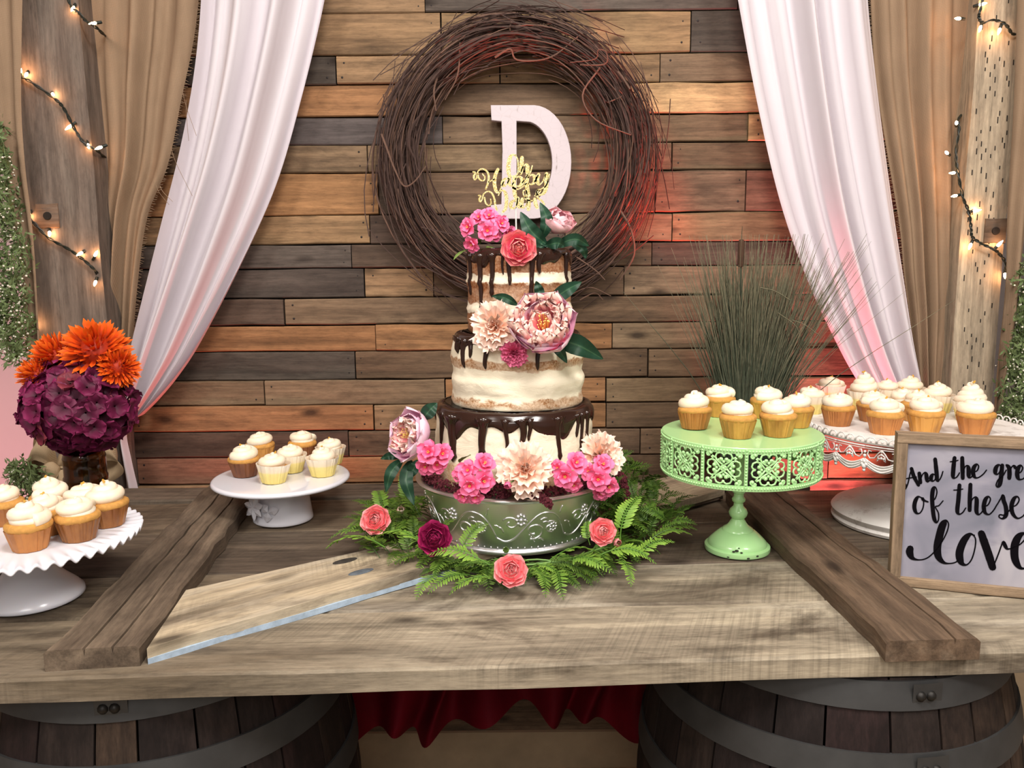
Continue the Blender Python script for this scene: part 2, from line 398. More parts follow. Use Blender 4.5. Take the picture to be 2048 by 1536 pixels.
# ------------------------------------------------------------------ barn-door table on two barrels
TY = radians(2.4)
TO = Vector((0, 1.13, ZT))                  # middle of the front edge
TR = Matrix.Rotation(TY, 4, 'Z')
def tloc(p):                                # world point -> table coordinates
    return TR.inverted().to_3x3() @ (Vector(p) - TO)
table = thing('barn_door_table', 'reclaimed grey barn door laid flat across two wine barrels as a table', 'table', TO, (0, 0, TY))
TH = .036
def tplank(y0, y1, x0, x1, dz, mat, col, wob=.0022):
    return obj('plank', plank_mb(x1 - x0, y1 - y0 - .005, TH, 14, .004, wob), M[mat], table, loc=((x0 + x1) / 2, (y0 + y1) / 2, -TH / 2 + dz), color=rgb(*col))
ym = [0, .205, .395, .645, .885, 1.005]
tplank(ym[0], ym[1], -1.10, 1.10, 0, 'table_front', (164, 154, 136), .003)
tplank(ym[1], ym[2], -1.10, 1.09, -.001, 'table_front', (160, 150, 132))
tplank(ym[2], ym[3], -1.09, 1.10, -.003, 'dark_table', (104, 92, 80))
tplank(ym[3], ym[4], -1.10, 1.09, -.005, 'dark_table', (118, 104, 88))
rp = tplank(ym[4], ym[5], -1.085, .80, .003, 'dark_table', (118, 106, 94))
# raw bark on the short rear plank's end
bk = MB(); L0, L1 = .60, .80
def bark(u, v):
    x = lerp(L0, L1, u); a = -.3 + v * 2.2
    r = .017 + .010 * noise.noise((x * 60, v * 9, 1.3)) + .006 * noise.noise((x * 160, v * 20, 4))
    e = min(1, u * 8, (1 - u) * 8) ** .5
    return (x, ym[4] + .055 - cos(a) * r * 1.8 * e, .002 + sin(a) * r * 1.4 * e)
bk.grid(bark, 60, 14)
obj('bark_edge', bk, M['dark_table'], table, color=rgb(112, 92, 78), label='rough bark left on the short rear board')
def beam(name, a, b, w, th, mat, col, grooves=(), label=None, z=0, seg=16):
    a, b = tloc(a), tloc(b); a.z = b.z = 0; d = b - a
    return obj(name, plank_mb(d.length, w, th, seg, .005, .0035, grooves), M[mat], table, loc=((a + b) / 2 + Vector((0, 0, z + th / 2))), rot=(0, 0, math.atan2(d.y, d.x)), color=rgb(*col), label=label)
zt = ZT + .033
fa, fb = at_z(94, 1297, zt), at_z(273, 1297, zt); ra, rb = at_z(426, 968, zt), at_z(508, 968, zt)
beam('batten', (fa + fb) / 2, (ra + rb) / 2, .133, .033, 'beam', (112, 98, 84), [(.012, .012, .0022), (-.028, .009, .002)], 'cracked batten across the left of the door')
fa, fb = at_z(1777, 1281, zt), at_z(1959, 1277, zt); ra, rb = at_z(1452, 977, zt), at_z(1568, 977, zt)
beam('batten', (fa + fb) / 2, (ra + rb) / 2, .135, .033, 'beam', (108, 90, 74), [(-.035, .008, .0018)], 'brown batten across the right of the door')
# diagonal brace, mitred at both ends
zb = ZT + .026
br = [at_z(293, 1297, zb), at_z(850, 1136, zb), at_z(1450, 978, zb), at_z(1340, 952, zb), at_z(812, 1082, zb), at_z(372, 1180, zb)]
loc2 = [tloc(p) for p in br]
cx = sum((p for p in loc2), Vector()) / 6; d = (loc2[2] - loc2[0]); ang = math.atan2(d.y, d.x)
RI = Matrix.Rotation(-ang, 3, 'Z'); pr = [RI @ (Vector((p.x, p.y, 0)) - Vector((cx.x, cx.y, 0))) for p in loc2]
def ramp_poly(lo, hi):                      # lower edge list, upper edge list resampled
    return [lo[0].lerp(lo[1], i / 8) for i in range(8)] + [lo[1].lerp(lo[2], i / 8) for i in range(9)], [hi[0].lerp(hi[1], i / 8) for i in range(8)] + [hi[1].lerp(hi[2], i / 8) for i in range(9)]
lo, hi = ramp_poly(pr[0:3], [pr[5], pr[4], pr[3]])
def brace_mb(z0, z1, off, nseg=16):
    b = MB(); V = []
    for i in range(nseg + 1):
        n1 = R.uniform(-.002, .002)
        V += [(lo[i].x, lo[i].y + n1 + off, z0), (lo[i].x, lo[i].y + n1 + off, z1), (hi[i].x, hi[i].y, z1), (hi[i].x, hi[i].y, z0)]
    Fc = [(i * 4 + j, (i + 1) * 4 + j, (i + 1) * 4 + (j + 1) % 4, i * 4 + (j + 1) % 4) for i in range(nseg) for j in range(4)]
    Fc += [(0, 1, 2, 3), (nseg * 4 + 3, nseg * 4 + 2, nseg * 4 + 1, nseg * 4)]
    return b.add(V, Fc)
bro = obj('brace', brace_mb(.0095, .026, 0), M['table'], table, loc=(cx.x, cx.y, 0), rot=(0, 0, ang), smooth=30, color=rgb(182, 168, 144), label='pale diagonal brace with flaked blue paint under its edge')
obj('painted_underside', brace_mb(.0005, .0105, -.0015, 9), M['blue_paint'], bro, smooth=30)
lower = brace_mb(.0005, .0098, .0035); obj('lower_edge', lower, M['dark_table'], bro, smooth=30, color=rgb(112, 98, 84))
for (px, py, c) in ((690, 1122, (58, 52, 46)), (722, 1144, (96, 104, 112))):
    p = RI @ (Vector((*tloc(at_z(px, py, zb)).xy, 0)) - Vector((cx.x, cx.y, 0)))
    obj('knot', MB().ball((0, 0, 0), .026, 14, (1, .42, .07)), plain('knot_wood_%d' % px, c, .9, .6, 70), bro, loc=(p.x, p.y, .0262))

# ------------------------------------------------------------------ wine barrels under the door
def barrel(label, X, Y, rotz):
    t = thing('wine_barrel', label, 'barrel', (X, Y, 0), (0, 0, rotz))
    Hh = ZT - TH - .004; n = 26; rb, rh = .345, .285
    def rad(z): u = (z / Hh - .5) * 2; return rb - (rb - rh) * abs(u) ** 1.9
    widths = [R.uniform(.75, 1.3) for _ in range(n)]; s = sum(widths); a = 0
    for k in range(n):
        a1 = a + widths[k] / s * 2 * pi; mb = MB(); V = []; na, nz = 3, 10
        for i in range(nz + 1):
            z = Hh * i / nz; r = rad(z)
            for q in range(na + 1):
                th = lerp(a + .006, a1 - .006, q / na); V.append((r * cos(th), r * sin(th), z))
            for q in range(na, -1, -1):
                th = lerp(a + .006, a1 - .006, q / na); V.append(((r - .026) * cos(th), (r - .026) * sin(th), z))
        w = 2 * (na + 1)
        Fc = [(i * w + j, i * w + (j + 1) % w, (i + 1) * w + (j + 1) % w, (i + 1) * w + j) for i in range(nz) for j in range(w)] + [tuple(range(w - 1, -1, -1)), tuple(nz * w + j for j in range(w))]
        # lay grain along the stave: mesh built upright, so swap axes and turn the object upright again
        mb.add([(v[2], v[1], -v[0]) for v in V], Fc)
        c = R.choice([(48, 39, 36), (60, 48, 41), (40, 32, 31), (68, 55, 46), (48, 34, 34)])
        obj('stave', mb, M['stave'], t, rot=(0, -pi / 2, 0), color=jitter(rgb(*c), .15)); a = a1
    for (z0, z1) in ((Hh - .046, Hh - .004), (Hh - .155, Hh - .108), (Hh - .285, Hh - .24), (.24, .285), (.108, .155), (.004, .046)):
        mb = MB(); V = []
        prof = [(rad(z0) + .0035, z0), (rad((z0 + z1) / 2) + .004, (z0 + z1) / 2), (rad(z1) + .0035, z1), (rad(z1) - .002, z1), (rad(z0) - .002, z0)]
        mb.lathe(prof, 64, close=False); h = obj('hoop', mb, M['hoop'], t)
        if z0 > .4:
            zm = (z0 + z1) / 2; rr = rad(zm) + .004
            for da in (-.028, .028):
                th = -pi / 2 + da - rotz + .13
                obj('rivet', MB().ball((0, 0, 0), .0085, 10), M['rivet'], h, loc=(rr * cos(th), rr * sin(th), zm))
            obj('overlap_strip', MB().grid(lambda u, v: ((rr + .0018) * cos(-pi / 2 - rotz + .13 + lerp(-.07, .09, u)), (rr + .0018) * sin(-pi / 2 - rotz + .13 + lerp(-.07, .09, u)), lerp(z0 + .001, z1 - .001, v)), 8, 1), M['hoop'], h)
    mb = MB().lathe([(0, Hh - .012), (rad(Hh) - .03, Hh - .012)], 40, close=False)
    obj('head', mb, M['stave'], t, color=rgb(120, 96, 72))
    return t
barrel('dark stained oak wine barrel holding up the right side of the table', .578, 1.445, .09)
barrel('dark oak wine barrel holding up the left side of the table', -.64, 1.43, -.10)

# red tulle swag hanging behind the barrels
tl = MB()
def tul(u, v):
    x = lerp(-.47, .40, u); drop = .872 - .455 - .03 * sin(u * 9 + .6) - .015 * sin(u * 23) - .075 * exp(-((u - .33) / .16) ** 2)
    f = min(1.05, v + .02 * v * sin(u * 31))
    return (x + .03 * sin(v * 6 + u * 14), 1.86 + .035 * sin(u * 44 + v * 3) * (.3 + v) + .05 * noise.noise((u * 5, v * 4, .7)), lerp(.872, drop, f))
tl.grid(tul, 110, 22)
to = thing('tulle_swag', 'dark red tulle swag hanging in folds under the table between the barrels', 'fabric', data=tl.mesh('tulle_swag', M['tulle'], 180))
# ------------------------------------------------------------------ hangings
def hanging(name, label, left, right, Y0, fold, mat, nu=150, nv=60, y0=-140, y1=None, lean=None, cat='curtain', color=None):
    """cloth between two edges read off the photograph, hung at depth Y0; fold(u, v) pushes it forwards or back"""
    y1 = y1 if y1 is not None else max(left[-1][0], right[-1][0])
    ls = [(p.y, p.x) for p in smooth_tab([(x, y, 0) for (y, x) in left], 8)]; rs = [(p.y, p.x) for p in smooth_tab([(x, y, 0) for (y, x) in right], 8)]
    mb = MB()
    def fn(u, v):
        py = lerp(y0, y1, v); px = lerp(interp(ls, py), interp(rs, py), u)
        p = at_y(px, py, Y0); p.y += fold(u, v); return p
    mb.grid(fn, nu, nv)
    me = mb.mesh(name, M[mat], 180)
    return thing(name, label, cat, data=me), fn
def folds(ks, amp, seed):
    r = random.Random(seed); ph = [r.uniform(0, 6.28) for _ in ks]
    def f(u, v):
        uu = u + .035 * sin(u * 7 + seed) + .012 * sin(v * 5 + u * 9)
        s = 0
        for k, p in zip(ks, ph): q = sin(k * 6.28 * uu + p + .5 * sin(v * 2 + p)); s += (abs(q) ** .8) * (1 if q > 0 else -1) / len(ks)
        return -amp * s
    return f
# burlap panels
bl, blf = hanging('burlap_curtain', 'burlap curtain hanging between the grey post and the left white drape',
    [(-140, 182), (0, 176), (150, 178), (300, 190), (560, 192), (700, 196), (960, 206)], [(-140, 408), (0, 398), (90, 388), (200, 366), (330, 340), (430, 300), (560, 280), (700, 268), (960, 250)], 2.235, folds((2.2, 4.1), .026, 3), 'burlap', 70, 60)
br_, brf = hanging('burlap_curtain', 'burlap curtain with fringed edges right of the right white drape',
    [(-140, 1736), (0, 1742), (150, 1752), (300, 1775), (450, 1800), (560, 1810), (700, 1828), (960, 1850)], [(-140, 1944), (0, 1938), (180, 1930), (340, 1926), (480, 1920), (600, 1916), (700, 1900), (790, 1888), (960, 1868)], 2.225, folds((2.6, 4.6), .024, 5), 'burlap', 70, 60)
ol, olf = hanging('burlap_curtain', 'narrow strip of burlap at the far left edge beside the grey post',
    [(-140, -30), (0, -24), (150, -6), (240, 0), (330, 10), (420, 26), (520, 44), (700, 62)], [(-140, 52), (0, 48), (200, 46), (330, 54), (430, 66), (520, 74), (700, 84)], 2.13, folds((1.1,), .012, 8), 'burlap', 24, 50)
orr, orf = hanging('burlap_curtain', 'narrow strip of burlap at the far right edge beside the pale post',
    [(-140, 2040), (0, 2034), (200, 2026), (420, 2012), (560, 2008), (700, 1996), (800, 1990), (900, 1984)], [(-140, 2130), (0, 2120), (200, 2090), (420, 2060), (560, 2044), (640, 2036), (760, 2012), (860, 2000), (900, 1994)], 2.13, folds((1.3,), .012, 9), 'burlap', 24, 50)
# frayed edges: short threads sticking out
def fringe(parent, fn, u, side, n, L, seed, v0=.0, v1=1.0):
    r = random.Random(seed); mb = MB()
    for i in range(n):
        v = lerp(v0, v1, (i + r.random() * .7) / n); p = Vector(fn(u, v)); l = L * r.uniform(.4, 1.2)
        d = Vector((side * l, -.002 - r.random() * .004, r.uniform(-.5, .2) * l)); w = .0007
        mb.add([p + Vector((0, 0, w)), p - Vector((0, 0, w)), p + d - Vector((0, 0, w * .5)), p + d + Vector((0, 0, w * .5))], [(0, 1, 2, 3)])
    obj('frayed_edge', mb, M['burlap'], parent, smooth=0, kind='stuff')
fringe(bl, blf, 1, 1, 260, .012, 1); fringe(br_, brf, 0, -1, 300, .012, 2); fringe(br_, brf, 1, 1, 300, .014, 3); fringe(ol, olf, 0, -1, 200, .010, 4)
# loose jute threads
th = MB()
for (px, py, L, a) in ((362, 165, .13, .03), (338, 280, .14, .05), (372, 200, .10, .0), (312, 370, .05, .03), (306, 378, .05, -.02), (320, 372, .04, .03)):
    p = at_y(px, py, 2.17); th.tube(smooth_tab([p, p + Vector((a * .3, -.004, -L * .4)), p + Vector((a, 0, -L))], 5), .0006, 3, False)
obj('loose_threads', th, M['burlap'], bl, kind='stuff')

# white drapes
dl, dlf = hanging('white_drape', 'sheer white drape swept to the left and gathered above the vase',
    [(-140, 404), (0, 400), (150, 385), (300, 358), (450, 322), (600, 286), (700, 262), (780, 248), (835, 252)],
    [(-140, 668), (0, 645), (190, 598), (370, 545), (540, 470), (690, 392), (760, 345), (805, 306), (835, 274)], 2.175, folds((2.6, 4.3, 1.3), .058, 12), 'voile', 200, 90)
dr, drf = hanging('white_drape', 'sheer white drape swept to the right behind the tall grass and cupcakes',
    [(-140, 1452), (0, 1474), (200, 1510), (400, 1556), (560, 1612), (680, 1668), (760, 1712), (860, 1780)],
    [(-140, 1740), (0, 1744), (190, 1764), (400, 1792), (560, 1816), (680, 1834), (775, 1852), (860, 1868)], 2.165, folds((2.7, 4.6, 1.4), .058, 15), 'voile', 200, 90)
# gathered tails below the ties (parts of the same drapes)
def tail(parent, left, right, Y0, seed):
    ls = [(p.y, p.x) for p in smooth_tab([(x, y, 0) for (y, x) in left], 6)]; rs = [(p.y, p.x) for p in smooth_tab([(x, y, 0) for (y, x) in right], 6)]
    y0, y1 = left[0][0], left[-1][0]; f = folds((2.2, 3.7), .022, seed)
    def fn(u, v):
        py = lerp(y0, y1, v); p = at_y(lerp(interp(ls, py), interp(rs, py), u), py, Y0); p.y += f(u, v); return p
    obj('drape_tail', MB().grid(fn, 60, 24), M['voile'], parent, smooth=180)
tail(dl, [(825, 250), (860, 226), (920, 205), (980, 190), (1060, 186)], [(825, 278), (860, 252), (920, 262), (980, 276), (1060, 292)], 2.19, 4)
tail(dr, [(850, 1772), (900, 1800), (980, 1815), (1060, 1810)], [(850, 1866), (900, 1862), (980, 1880), (1060, 1896)], 2.20, 6)
# burlap bow tied round the left drape
bw = thing('burlap_bow', 'burlap ribbon bow behind the amber glass vase', 'bow', at_y(112, 938, 2.10))
bo = bw.location
def ribbon(path, w, name, twist=0, mat='burlap_bow'):
    P = smooth_tab(path, 8); mb = MB(); n = len(P) - 1
    def fn(u, v):
        i = v * n; k = min(int(i), n - 1); p = P[k].lerp(P[k + 1], i - k)
        ww = interp(w, v) * (u - .5)
        return p + Vector((ww * sin(twist), .012 * sin(u * 8 + v * 5) * (.3 + v), ww * cos(twist))) 
    mb.grid(fn, 10, 30); obj(name, mb, M[mat], bw, smooth=180)
def bp(px, py, dy=0): return at_y(px, py, 2.10 + dy) - bo
ribbon([bp(112, 938), bp(95, 905, -.04), bp(70, 890, -.05), bp(62, 925, -.03), bp(85, 945, .01), bp(112, 940)], [(0, .03), (.3, .085), (.5, .10), (.8, .08), (1, .03)], 'bow_loop', .35)
ribbon([bp(112, 938), bp(150, 900, -.04), bp(215, 892, -.05), bp(232, 918, -.02), bp(180, 945, .0), bp(112, 940)], [(0, .03), (.3, .085), (.5, .09), (.8, .08), (1, .03)], 'bow_loop', -.3)
ribbon([bp(108, 940, -.02), bp(96, 965, -.04), bp(70, 985, -.02), bp(62, 1012, .0)], [(0, .03), (.4, .06), (1, .085)], 'bow_tail', 1.1)
ribbon([bp(116, 940, -.02), bp(130, 970, -.05), bp(140, 1000, -.03), bp(138, 1020, .0)], [(0, .03), (.4, .06), (1, .07)], 'bow_tail', 1.5)
kb = MB().ball((0, 0, 0), .024, 16, (1, .8, 1.1)); kb.v = [(x * (1 + .12 * sin(z * 260)), y, z) for x, y, z in kb.v]
obj('knot', kb, M['burlap_bow'], bw, loc=(0, -.025, 0))
struct('black_drape_1', MB().box((2.1, 3.0, 0), (4.2, 3.05, 2.6)), M['black_cloth'])  # plain black drape panel, added to darken the background at far right

# ------------------------------------------------------------------ string lights
tb = NT('warm_bulb'); tb.set(**{'Base Color': (1, .8, .6, 1), 'Emission Color': (1, .50, .22, 1), 'Emission Strength': 90.0}); M['bulb'] = tb.m
M['cord'] = plain('dark_green_cord', (22, 30, 24), .5)
def string(label, pts, bulbs, Yf):
    t = thing('string_lights', label, 'lights', at_y(pts[0][0], pts[0][1], Yf)); o = t.location
    P = [at_y(px, py, Yf + dy) - o for (px, py, dy) in pts]
    P = smooth_tab(P, 7); mb = MB()
    for k in (0, 1):
        ph = k * pi; mb.tube([p + Vector((cos(i * 1.1 + ph), sin(i * 1.1 + ph), cos(i * 1.1 + ph) * .6)) * .0022 for i, p in enumerate(P)], .0021, 5)
    obj('cord', mb, M['cord'], t)
    sk = MB().lathe([(.0, 0), (.0036, 0), (.0042, .012), (.003, .014)], 10).mesh('socket', M['cord'])
    bu = MB().lathe([(.0022, .013), (.0036, .017), (.0034, .024), (.0016, .030), (.0004, .033)], 10).mesh('bulb', M['bulb'])
    for (px, py, dy) in bulbs:
        tip = at_y(px, py, Yf + dy) - o
        q = min(P, key=lambda c: (c - tip).length); d = tip - q
        if d.length < .01: d = Vector((R.uniform(-1, 1), -.4, R.uniform(-1, .3)))
        d = (d.normalized() + Vector((0, -.35, 0))).normalized()
        s = link('socket', sk, t, tip - d * .023, Vector((0, 0, 1)).rotation_difference(d))
        link('bulb', bu, s)
YF = YP - .012
string('string of warm fairy lights wound around the grey left post', 
    [(128, -60, 0), (140, 8, 0), (158, 26, 0), (172, 42, 0), (200, 62, .02), (215, 90, .21), (120, 110, .22), (34, 132, .21), (36, 150, .02), (56, 160, 0), (108, 196, 0), (128, 218, 0), (150, 260, 0), (170, 288, 0), (198, 304, .02), (215, 340, .21), (120, 380, .22), (36, 415, .21), (46, 430, .02), (64, 442, 0), (98, 476, 0), (140, 500, 0), (172, 524, 0), (196, 550, .02), (212, 590, .21), (120, 640, .22), (50, 660, .21), (56, 672, .02), (72, 690, -.004), (110, 730, 0)],
    [(145, 18, 0), (185, 47, 0), (40, 138, -.01), (52, 150, 0), (106, 189, 0), (137, 255, 0), (177, 293, 0), (197, 296, 0), (57, 432, 0), (99, 468, 0), (159, 508, 0), (192, 507, 0), (190, 567, -.01), (69, 650, -.01), (62, 694, -.01)], YF)
string('string of warm fairy lights winding down beside the pale right post',
    [(1980, -60, 0), (1962, 14, 0), (1958, 34, 0), (1966, 46, -.01), (1985, 40, -.01), (2010, 48, -.01), (2026, 68, .0), (2050, 72, .03), (2056, 120, .21), (1980, 180, .22), (1922, 230, .06), (1918, 260, .02), (1912, 310, .02), (1916, 345, .0), (1926, 395, -.0), (1938, 424, 0), (1942, 455, 0), (1945, 474, -.008), (1965, 488, -.008), (1990, 500, -.008), (2008, 520, -.004), (2014, 545, 0), (2030, 575, .06), (2036, 600, .2)],
    [(1966, 8, 0), (1915, 37, 0), (1960, 58, -.01), (1998, 63, -.01), (1913, 245, -.01), (1893, 305, 0), (1904, 346, 0), (1908, 392, 0), (1954, 421, 0), (1940, 493, -.01), (2000, 487, -.01), (2010, 552, -.01)], YF)

# ------------------------------------------------------------------ hanging sprays of gypsophila
M['sprig'] = plain('sprig_green', (104, 122, 74), .7, .35, 40)
M['white_petal'] = plain('tiny_white_petal', (232, 230, 214), .7, .1)
def spray(label, tabs, Y, n, seed, cat='greenery', lead=True):
    r = random.Random(seed); g = MB(); w = MB(); lf = MB()
    y0, y1 = tabs[0][0], tabs[-1][0]; o = at_y(tabs[0][1], y0, Y)
    t = thing('gypsophila_spray', label, cat, o)
    for i in range(n):
        py = lerp(y0, y1, r.random()); a, b = [interp([(q[0], q[k]) for q in tabs], py) for k in (1, 2)]
        p = at_y(lerp(a, b, r.random()), py, Y + r.uniform(-.03, .03)) - o
        d = Vector((r.uniform(-.5, .5), r.uniform(-.6, .2), -r.uniform(.2, 1))); L = r.uniform(.03, .07)
        q = p + d * L; g.tube([p, (p + q) / 2 + Vector((r.uniform(-.01, .01), 0, .004)), q], .0008, 3, False)
        for k in range(3):
            e = q + Vector((r.uniform(-1, 1), r.uniform(-1, .4), r.uniform(-1, .6))) * .014
            g.tube([q, e], .0005, 3, False)
            if k < 1 or r.random() < .35: w.ball(e, r.uniform(.0016, .0032), 5)
        for k in range(9):
            c = p + (q - p) * r.random() + Vector((r.uniform(-1, 1), r.uniform(-1, 1), r.uniform(-1, 1))) * .01
            e = Vector((r.uniform(-1, 1), r.uniform(-.6, .2), r.uniform(-1, 1))).normalized() * r.uniform(.012, .026); sd = e.cross(Vector((r.uniform(-1, 1), 1, r.uniform(-1, 1)))).normalized() * .003
            lf.add([c, c + e * .5 + sd, c + e, c + e * .5 - sd], [(0, 1, 2, 3)])
    g.tube(smooth_tab([at_y((q[1] + q[2]) / 2, q[0], Y) - o for q in tabs], 4), .003, 6)
    obj('stems', g, M['sprig'], t, kind='stuff'); obj('leaflets', lf, M['sprig'], t, smooth=0, kind='stuff'); obj('tiny_flowers', w, M['white_petal'], t, kind='stuff')
spray('hanging garland of tiny white flowers at the far left edge beside the burlap', [(230, -30, 2), (330, -30, 16), (450, -30, 42), (560, -20, 56), (650, -10, 66), (710, 20, 64)], 2.11, 330, 21)
spray('hanging garland of tiny white flowers at the far right edge behind the lace stand', [(520, 2040, 2090), (600, 2040, 2090), (700, 2016, 2090), (780, 2000, 2080), (830, 2000, 2060)], 2.12, 300, 22)
spray('small sprig of tiny white flowers poking out below the burlap bow', [(915, 20, 70), (945, 14, 90), (975, 30, 100), (990, 40, 90)], 2.05, 60, 23)

# ------------------------------------------------------------------ grapevine wreath on the wall
M['vine'] = plain('grapevine_bark', (106, 78, 64), .8, .35, 30)
M['vine_dark'] = plain('dark_grapevine_bark', (72, 51, 44), .85, .35, 30)
YV = YW - .06
wc = at_y(1035, 318, YV); wr = thing('grapevine_wreath', 'round wreath of brown twisted grapevine twigs hanging on the pallet wall', 'wreath', wc)
Ro = (at_y(1306, 318, YV) - wc).length; Ri = (at_y(1222, 318, YV) - wc).length
rv = random.Random(5)
def vine_path(a0, span, r0, dep, wig, n, flare=0):
    P = []
    p1, p2, p3 = rv.uniform(0, 6), rv.uniform(0, 6), rv.uniform(0, 6); k1 = rv.uniform(1, 3)
    for i in range(n + 1):
        s = i / n; a = a0 + span * s
        r = r0 + wig * sin(k1 * a + p1) + wig * .4 * sin(5 * a + p2) + flare * s ** 2.2
        P.append((r * cos(a), dep + .020 * sin(2.1 * a + p3), r * sin(a) * 1.02))
    return P
def tw(s): return sqrt(max(0, s))
for i in range(190):
    big = i < 34; rad_ = rv.uniform(.0030, .0052) if big else rv.uniform(.0013, .0026)
    c = rv.gauss(0, .42); c = max(-1, min(1, c)); r0 = (Ro + Ri) / 2 + c * (Ro - Ri) * .52
    dep = -.05 * sqrt(1 - min(1, c * c)) * rv.uniform(-.4, 1) + .0
    sp = rv.uniform(1.6, 4.2); fl = rv.choice([0, 0, 0, .03, .05, -.03]); n = int(sp * 9)
    P = vine_path(rv.uniform(0, 6.28), sp, r0, dep, rv.uniform(.004, .018), n, fl)
    obj('vine', MB().tube(P, [rad_ * lerp(1.0, .45, k / n) for k in range(n + 1)], 5), M['vine' if rv.random() < .45 else 'vine_dark'], wr)
fz = MB()
for i in range(520):
    c = max(-1.15, min(1.15, rv.gauss(0, .5))); sp = rv.uniform(.3, 1.5); n = max(4, int(sp * 8))
    P = vine_path(rv.uniform(0, 6.28), sp * rv.choice([1, -1]), (Ro + Ri) / 2 + c * (Ro - Ri) * .55, rv.uniform(-.055, .012), rv.uniform(.003, .012), n, rv.choice([0, .01, .03, .06, -.03]))
    fz.tube(P, rv.uniform(.0007, .0015), 3, False)
obj('fine_twigs', fz, M['vine_dark'], wr, kind='stuff')
# loose twigs that stick out of the ring
def twig(pts, r, mat='vine'):
    P = smooth_tab([at_y(px, py, YV - dy) - wc for (px, py, dy) in pts], 5); n = len(P)
    obj('loose_twig', MB().tube(P, [r * lerp(1, .5, k / n) for k in range(n)], 5), M[mat], wr)
twig([(763, 268, .05), (775, 300, .07), (790, 340, .08), (808, 372, .08), (830, 362, .08), (852, 332, .07)], .0028)
twig([(1035, 25, .03), (1020, 60, .04), (1060, 90, .05), (1130, 100, .05), (1200, 128, .05)], .0022)
twig([(990, 115, .06), (1020, 98, .07), (1035, 120, .06), (1100, 115, .06), (1160, 70, .06)], .0030)
twig([(1160, 130, .06), (1210, 128, .08), (1212, 104, .09), (1196, 100, .09), (1190, 118, .08), (1140, 125, .07)], .0020)
twig([(1215, 205, .05), (1244, 192, .06), (1238, 180, .07)], .0016)
twig([(1150, 512, .05), (1190, 540, .06), (1210, 560, .07)], .0022)
twig([(1140, 590, .04), (1180, 575, .06), (1222, 592, .06)], .0018)
twig([(1160, 600, .04), (1190, 586, .05), (1206, 600, .05)], .0018)
twig([(1200, 135, .06), (1165, 190, .07), (1192, 240, .07), (1262, 270, .07)], .0026)
twig([(1240, 420, .05), (1262, 460, .06), (1268, 510, .06), (1240, 560, .05)], .0034)
twig([(880, 140, .05), (868, 180, .06), (872, 222, .06)], .0030)
twig([(920, 85, .05), (915, 150, .06), (890, 200, .06)], .0024)
twig([(830, 320, .05), (818, 290, .06), (826, 250, .06), (850, 222, .05)], .0040, 'vine_dark')

# ------------------------------------------------------------------ painted wooden letter D inside the wreath
t = NT('chippy_white_paint')
v = t.coords((40, 40, 40), False); v2 = t.coords((90, 90, 14), False)
c = t.mix(t.ramp(t.noise(v2, 1, 5, .7), [(.60, (0,) * 3), (.68, (.8,) * 3)]), rgb(208, 195, 200), rgb(140, 124, 120))
cr = t.n('ShaderNodeTexVoronoi', feature='DISTANCE_TO_EDGE'); cr.inputs['Scale'].default_value = 1; t.l(t.coords((34, 34, 60), False), cr.inputs['Vector'])
c = t.mix(t.ramp(cr.outputs[0], [(.0, (.55,) * 3), (.025, (0, 0, 0))]), c, rgb(186, 174, 176)); t.color(c); t.set(Roughness=.7); M['letter'] = t.m
def extruded(name, polys, depth_, bevel=.0015):
    """filled flat outline (holes allowed) in XZ, extruded along Y"""
    cu = bpy.data.curves.new(name, 'CURVE'); cu.dimensions = '2D'; cu.fill_mode = 'BOTH'; cu.extrude = depth_ / 2; cu.bevel_depth = bevel; cu.bevel_resolution = 1
    for P in polys:
        sp = cu.splines.new('POLY'); sp.points.add(len(P) - 1); sp.use_cyclic_u = True
        for q, (x, z) in zip(sp.points, P): q.co = (x, z, 0, 1)
    o = bpy.data.objects.new(name + '_tmp', cu); COL.objects.link(o); bpy.context.view_layer.update()
    me = bpy.data.meshes.new_from_object(o.evaluated_get(bpy.context.evaluated_depsgraph_get())); bpy.data.objects.remove(o); bpy.data.curves.remove(cu)
    me.transform(Matrix.Rotation(pi / 2, 4, 'X')); me.name = name; return me
YD = YW - .03
dc = at_y(1040, 326, YD)
def dp(px, py): q = at_y(px, py, YD) - dc; return (q.x, q.z)
def arc(cx, cy, rx, ry, a0, a1, n=22): return [dp(cx + rx * cos(radians(lerp(a0, a1, i / n))), cy - ry * sin(radians(lerp(a0, a1, i / n)))) for i in range(n + 1)]
outer = [dp(983, 213)] + arc(1066, 325, 75, 112, 88, -88) + [dp(983, 437), dp(983, 412), dp(1004, 410), dp(1006, 300), dp(1004, 243), dp(984, 241)]
inner = [dp(1032, 242)] + arc(1050, 326, 55, 83, 80, -80) + [dp(1032, 409)]
me = extruded('letter_sign', [outer, inner], .022); me.materials.append(M['letter'])
thing('letter_sign', 'chippy white wooden letter D hanging in the middle of the wreath', 'letter', dc, data=me)
